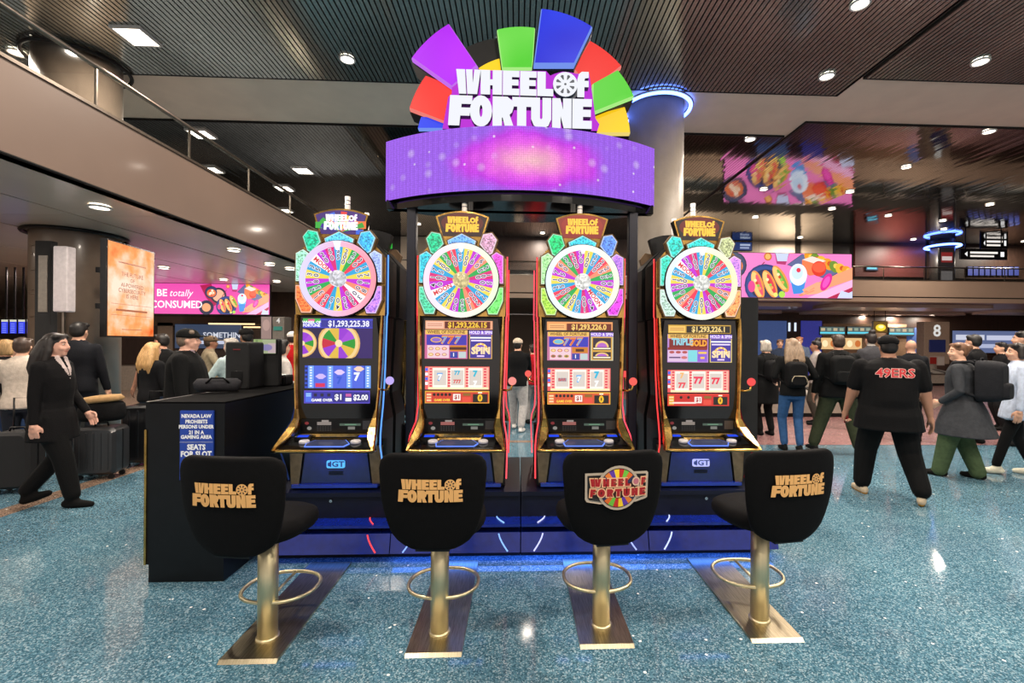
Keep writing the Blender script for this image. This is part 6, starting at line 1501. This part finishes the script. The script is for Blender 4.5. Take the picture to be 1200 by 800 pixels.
mb = MB(); mb.rect(-w_ / 2, w_ / 2, 1.5, h, -.003, 'a88a84'); mb.ell(0, 2.1, .1, .16, -.004, 'c8a49a'); mb.rect(-w_ / 2, w_ / 2, 1.5, 1.7, -.004, '8a6a68'); mb.build('print', printed('dim_screen', .75), e)
def pillar(label, u0, u1, vt, Y, num, c, foot=0.):
    a, b_ = P(u0, 400, Y), P(u1, vt, Y); e = tag(empty('numbered_pillar', ((a.x + b_.x) / 2, Y, foot)), label, 'pillar'); w_ = b_.x - a.x; h = b_.z - foot
    MB().rbox(-w_ / 2, w_ / 2, 0, .4, 0, h, .02).build('body', mat('pillar_' + c, c, .5), e)
    mb = MB(); mb.text(num, 0, h - w_ * .36, w_ * .62, -.006, 'f4f2ee', bold=.02); mb.build('number', printed('dim_screen', .75), e); return e, w_, h
e, w_, h = pillar('grey pillar numbered 4 beside the blue-reel machine', 319, 333, 371, 12.6, '4', '5c5650')
MB().rbox(-w_ * .36, w_ * .36, -.03, 0, h - w_ * 1.2, h - w_ * .85, .01).build('small_screen', mat('teal_screen', '1a4a44', .3, emit='2a8a78', es=.4), e)
# --- right ground floor: carousels, numbered pillar, shops
def carousel(label, x0, x1, y0, y1):
    e = tag(empty('baggage_carousel', ((x0 + x1) / 2, (y0 + y1) / 2, 0)), label, 'baggage carousel'); a, b_ = (x1 - x0) / 2, (y1 - y0) / 2
    ov = lambda k_: [(p[0], p[1]) for p in rrect(-a * 1 + k_, a - k_, -b_ + k_, b_ - k_, b_ - k_ - .01, 8)]
    MB().loft([[(x, y, 0) for x, y in ov(.08)], [(x, y, .10) for x, y in ov(.08)]], sm=False).build('kick', M_BLACK, e)
    MB().loft([[(x, y, .10) for x, y in ov(0)], [(x, y, .46) for x, y in ov(0)]], sm=False).build('skirt', mat('greige_panel', '8a7f74', .5), e)
    MB().loft([[(x, y, .46) for x, y in ov(-.02)], [(x, y, .50) for x, y in ov(-.02)]], sm=False).build('rim', M_STEEL, e)
    o_, i_ = ov(.05), ov(.62 if b_ > .75 else .5); n = len(o_)
    MB().loft([[(x, y, .50) for x, y in i_], [(x, y, .86) for x, y in ov(.66 if b_ > .75 else .54)]], sm=False).build('core', mat('greige_panel', '8a7f74', .5), e)
    plm = mat('rubber_plate', '2c2b2a', .6); plw = mat('pale_plate', '9a948c', .5)
    for k in range(n):
        j = (k + 1) % n; A, B_, C, D = Vector(o_[k]), Vector(o_[j]), Vector(i_[j]), Vector(i_[k]); m_ = max(1, int((B_ - A).length / .45))
        for q in range(m_):
            f0, f1 = q / m_ + .01, (q + 1) / m_ - .01
            pts = [A.lerp(B_, f0), A.lerp(B_, f1), D.lerp(C, f1), D.lerp(C, f0)]
            MB().loft([[(p.x, p.y, .505) for p in pts], [(p.x, p.y, .525 + (.12 if i > 1 else 0)) for i, p in enumerate(pts)]], sm=False).build('belt_plate', plw if (k + q) % 2 else plm, e)
    return e
carousel('low baggage carousel with pale skirt beyond the ash-haired person', 4.6, 9.6, 10.1, 11.9)
carousel('far baggage carousel with striped plates under the pillar numbered 8', 14.2, 19.0, 18.2, 20.6)
e, w_, h = pillar('taupe kiosk pillar numbered 8 on the far baggage carousel', 1083, 1113, 377, 19.3, '8', 'a89280', foot=.862)
MB().rbox(-w_ * .32, w_ * .32, -.04, 0, h - w_ * 1.15, h - w_ * .68, .02).build('screen', mat('dark_blue_screen', '141830', .2, emit='20285a', es=.3), e)
mb = MB(); mb.rect(-w_ * .3, w_ * .3, h - w_ * 1.65, h - w_ * 1.3, -.01, 'b8a8a0'); mb.rect(-w_ * .28, -.02, h - w_ * 1.62, h - w_ * 1.34, -.012, 'a02018'); mb.rect(.02, w_ * .28, h - w_ * 1.62, h - w_ * 1.34, -.012, 'c8bcb4'); mb.build('leaflets', PRINT, e)
YR = 24.0
rw = struct('wall_right', MB().box(3, 30.9, YR, YR + .15, 0, ZS), M_WOOD)
onr = lambda nm, u0, v0, u1, v1, m, dep=.08: onw(nm, u0, v0, u1, v1, m, YR, dep, rw)
BLP = mat('blue_shop_panel', '4a6296', .4, var=.08, emit='5a78c0', es=.3)  # glow put into these plain wall panels to lighten their blue
onr('wall_panel', 884, 376, 921, 440, BLP); onr('wall_panel', 938, 376, 962, 440, mat('indigo_panel', '4048a0', .4, emit='4a50c8', es=.3)); onr('wall_panel', 1062, 384, 1082, 440, BLP); onr('wall_panel', 963, 380, 1061, 440, mat('warm_back', 'a08468', .5))
for k, u in enumerate((925, 932)):
    a, b_ = P(u - 1, 388, YR - .1), P(u + 1, 378, YR - .1); e = tag(empty('tube_light', ((a.x + b_.x) / 2, YR - .1, a.z)), ('left of two', 'right of two')[k] + ' white upright tube lights between the blue shop panels', 'light'); MB().box(-.04, .04, -.03, .03, 0, b_.z - a.z).build('tube', glow('cold_tube', 'd8e4ff', 1.2, False), e); MB().box(-.05, .05, .03, .1, 0, b_.z - a.z).build('holder', M_BLACK, e)
def menu(label, u0, u1, v0, v1, Y, kind):
    a, b_ = P(u0, v1, Y), P(u1, v0, Y); e, w_, h = panel_frame('menu_board', label, 'menu board', (a.x, Y), (b_.x, Y), a.z, b_.z)
    mb = MB(); 
    if kind == 'c':
        mb.rect(-w_ / 2, w_ / 2, 0, h, -.003, '4a5c5c'); mb.rect(-w_ / 2, w_ / 2, h * .15, h * .35, -.004, '5ad0e8')
        for j in range(4): mb.rect(-w_ / 2 + w_ * (j + .15) / 4, -w_ / 2 + w_ * (j + .8) / 4, h * .5, h * .85, -.004, ('b8a888', '8a9a88')[j % 2])
    elif kind == 'w':
        mb.rect(-w_ / 2, w_ / 2, 0, h, -.003, 'd8b07a')
        for j in range(5): mb.ell(-w_ / 2 + w_ * (j + .5) / 5, h * .5, w_ * .07, h * .3, -.004, ('f8e0b0', 'c06a30', 'ffd080')[j % 3])
    else:
        mb.rect(-w_ / 2, w_ / 2, 0, h, -.003, '6a78a4'); mb.rect(-w_ * .45, -w_ * .02, h * .58, h * .82, -.004, 'e8ecff'); mb.rect(.05, w_ * .44, h * .58, h * .80, -.004, 'dfe4ff'); mb.rect(-w_ * .1, w_ * .4, h * .22, h * .40, -.004, 'c8d0f0')
    mb.build('face', SCREEN if kind != 'b' else printed('dim_screen', .75), e)
menu('left menu board with a cyan line over the far shop', 961, 990, 383, 392, YR - .142, 'c'); menu('middle menu board with a cyan line over the far shop', 993, 1021, 383, 392, YR - .142, 'c'); menu('right menu board with a cyan line over the far shop', 1042, 1071, 384, 393, YR - .142, 'c')
menu('warm lit food display in the far shop behind the hoodie person', 962, 1010, 396, 409, YR - .142, 'w'); menu('blue-grey lit sign with white words at the far right', 1116, 1194, 388, 413, YR - .062, 'b')
a = P(1032, 390, 22.0); e = tag(empty('lantern_sign', (a.x, 22., a.z)), 'small yellow lit box sign hanging over the far shop', 'sign'); hh = P(1032, 376, 22.).z - a.z
MB().rbox(-.38, .38, 0, .12, 0, hh, .03).build('frame', M_BRASS, e); mb = MB(); mb.rect(-.34, .34, .04, hh - .04, -.003, '6a5020'); mb.ell(0, hh * .45, .26, .17, -.004, 'ffd840'); mb.ell(.02, hh * .52, .14, .08, -.005, 'fff4b0'); mb.build('face', SCREEN, e); MB().box(-.3, -.28, .05, .07, hh, ZS - a.z).box(.28, .3, .05, .07, hh, ZS - a.z).build('hanger', M_BLACK, e)
# --- upper level on the right: blue signs, hanging direction sign, displays, board, second ring light
for (lab, u0, v0, u1, v1, Y) in (('upper blue wall sign with white text above the pink screen', 858, 268, 881, 278, 19.84), ('lower blue wall sign with white text just above the pink screen', 858, 284, 881, 293, 19.84)):
    a, b_ = P(u0, v1, Y), P(u1, v0, Y); e, w_, h = panel_frame('wall_sign', lab, 'sign', (a.x, Y), (b_.x, Y), a.z, b_.z); mb = MB(); mb.rect(-w_ / 2, w_ / 2, 0, h, -.003, '1c3a78'); mb.rect(-w_ * .1, w_ * .42, h * .55, h * .8, -.004, 'b8c8e8'); mb.rect(-w_ * .1, w_ * .36, h * .2, h * .42, -.004, 'a8b8e0'); mb.build('face', printed('dim_screen', .75), e)
YD = 18.6
for (lab, u0, v0, u1, v1, t) in (('upper black hanging direction sign with white arrows over the mezzanine', 1150, 279, 1181, 290.5, 1), ('lower black hanging direction sign with white arrows over the mezzanine', 1126, 292.5, 1180, 303, 0)):
    a, b_ = P(u0, v1, YD + .15 * t), P(u1, v0, YD + .15 * t); e, w_, h = panel_frame('direction_sign', lab, 'sign', (a.x, YD + .15 * t), (b_.x, YD + .15 * t), a.z, b_.z); mb = MB()
    mb.flat([(-w_ * .42, h * .5), (-w_ * .36, h * .75), (-w_ * .36, h * .25)], -.004, 'f0f0f0'); mb.rect(-w_ * .30, w_ * .30, h * .55, h * .75, -.004, 'f0e8e0'); mb.rect(-w_ * .30, w_ * .22, h * .2, h * .38, -.004, 'e8e0d8'); mb.rect(w_ * .36, w_ * .44, h * .25, h * .75, -.004, 'f0f0f0'); mb.build('lettering', SCREEN, e)
    MB().box(-w_ * .4, -w_ * .38, .02, .04, h, HC - a.z).box(w_ * .38, w_ * .4, .02, .04, h, HC - a.z).build('hanger', M_BLACK, e)
for k in range(9):
    u0 = 1134 + 6.8 * k; a, b_ = P(u0, 323, 19.84), P(u0 + 5.8, 312, 19.84); e = tag(empty('flight_display', ((a.x + b_.x) / 2, 19.84, a.z)), ('first', 'second', 'third', 'fourth', 'fifth', 'sixth', 'seventh', 'eighth', 'ninth')[k] + ' from left of the blue flight displays behind the far balustrade', 'monitor', 'right flight displays'); w_ = b_.x - a.x; h = b_.z - a.z
    MB().box(-w_ / 2, w_ / 2, 0, .06, 0, h).build('housing', M_BLACK, e); MB().rect(-w_ / 2 + .01, w_ / 2 - .01, .02, h - .02, -.003, '4a5ac0').rect(-w_ / 2 + .03, w_ / 2 - .05, h * .7, h * .9, -.004, '9aa8f0').build('screen', printed('dim_screen', .75), e)
a, b_ = P(1101, 322, 18.2), P(1118, 291, 18.2); e, w_, h = panel_frame('advert_board', 'upright dark advert board with red and white print on the mezzanine', 'poster', (a.x, 18.2), (b_.x, 18.2), ZS + .22, b_.z)
mb = MB(); mb.rect(-w_ / 2, w_ / 2, .2, h, -.003, '1a1416'); mb.rect(-w_ * .4, w_ * .4, h * .72, h * .92, -.004, '8a2020'); mb.rect(-w_ * .35, w_ * .35, h * .76, h * .84, -.005, 'e0d0cc'); mb.rect(-w_ * .4, w_ * .4, h * .3, h * .55, -.004, '6a6464'); mb.build('print', printed('dim_screen', .75), e)
ccx = P(1107, 290, 19.0).x
c2 = column(ccx, 19.1, .42, .1, 'dark column on the far mezzanine with a blue ring light', mat('column_dark', '2a2624', .4)); c2.data.transform(Matrix.Translation((0, 0, 0))); 
for v in c2.data.vertices: v.co.z = ZS + .22 if v.co.z < .05 else HC + .1
zr = P(1107, 286, 18.6).z
MB().tube([(ccx + .6 * math.cos(2 * PI * k / 40), 19.1 + .6 * math.sin(2 * PI * k / 40), zr) for k in range(40)], .045, 8, closed=True).build('ring_light', NEON_B, c2)
for (lab, u, v, w2, Y) in (('small cyan lit sign high on the far upper wall', 1022, 272, .5, 19.84), ('cyan lit shop sign behind the far balustrade', 1022, 314, .6, 19.84)):
    a = P(u, v, Y); e = tag(empty('neon_sign', (a.x, Y, a.z)), lab, 'sign'); MB().rbox(-w2 / 2, w2 / 2, 0, .16, -.12, .12, .02).build('housing', M_BLACK, e); MB().rect(-w2 * .45, w2 * .45, -.09, .09, -.003, '1c4a7a').rect(-w2 * .38, w2 * .36, -.045, .05, -.004, '6ae0ff').build('face', SCREEN, e)
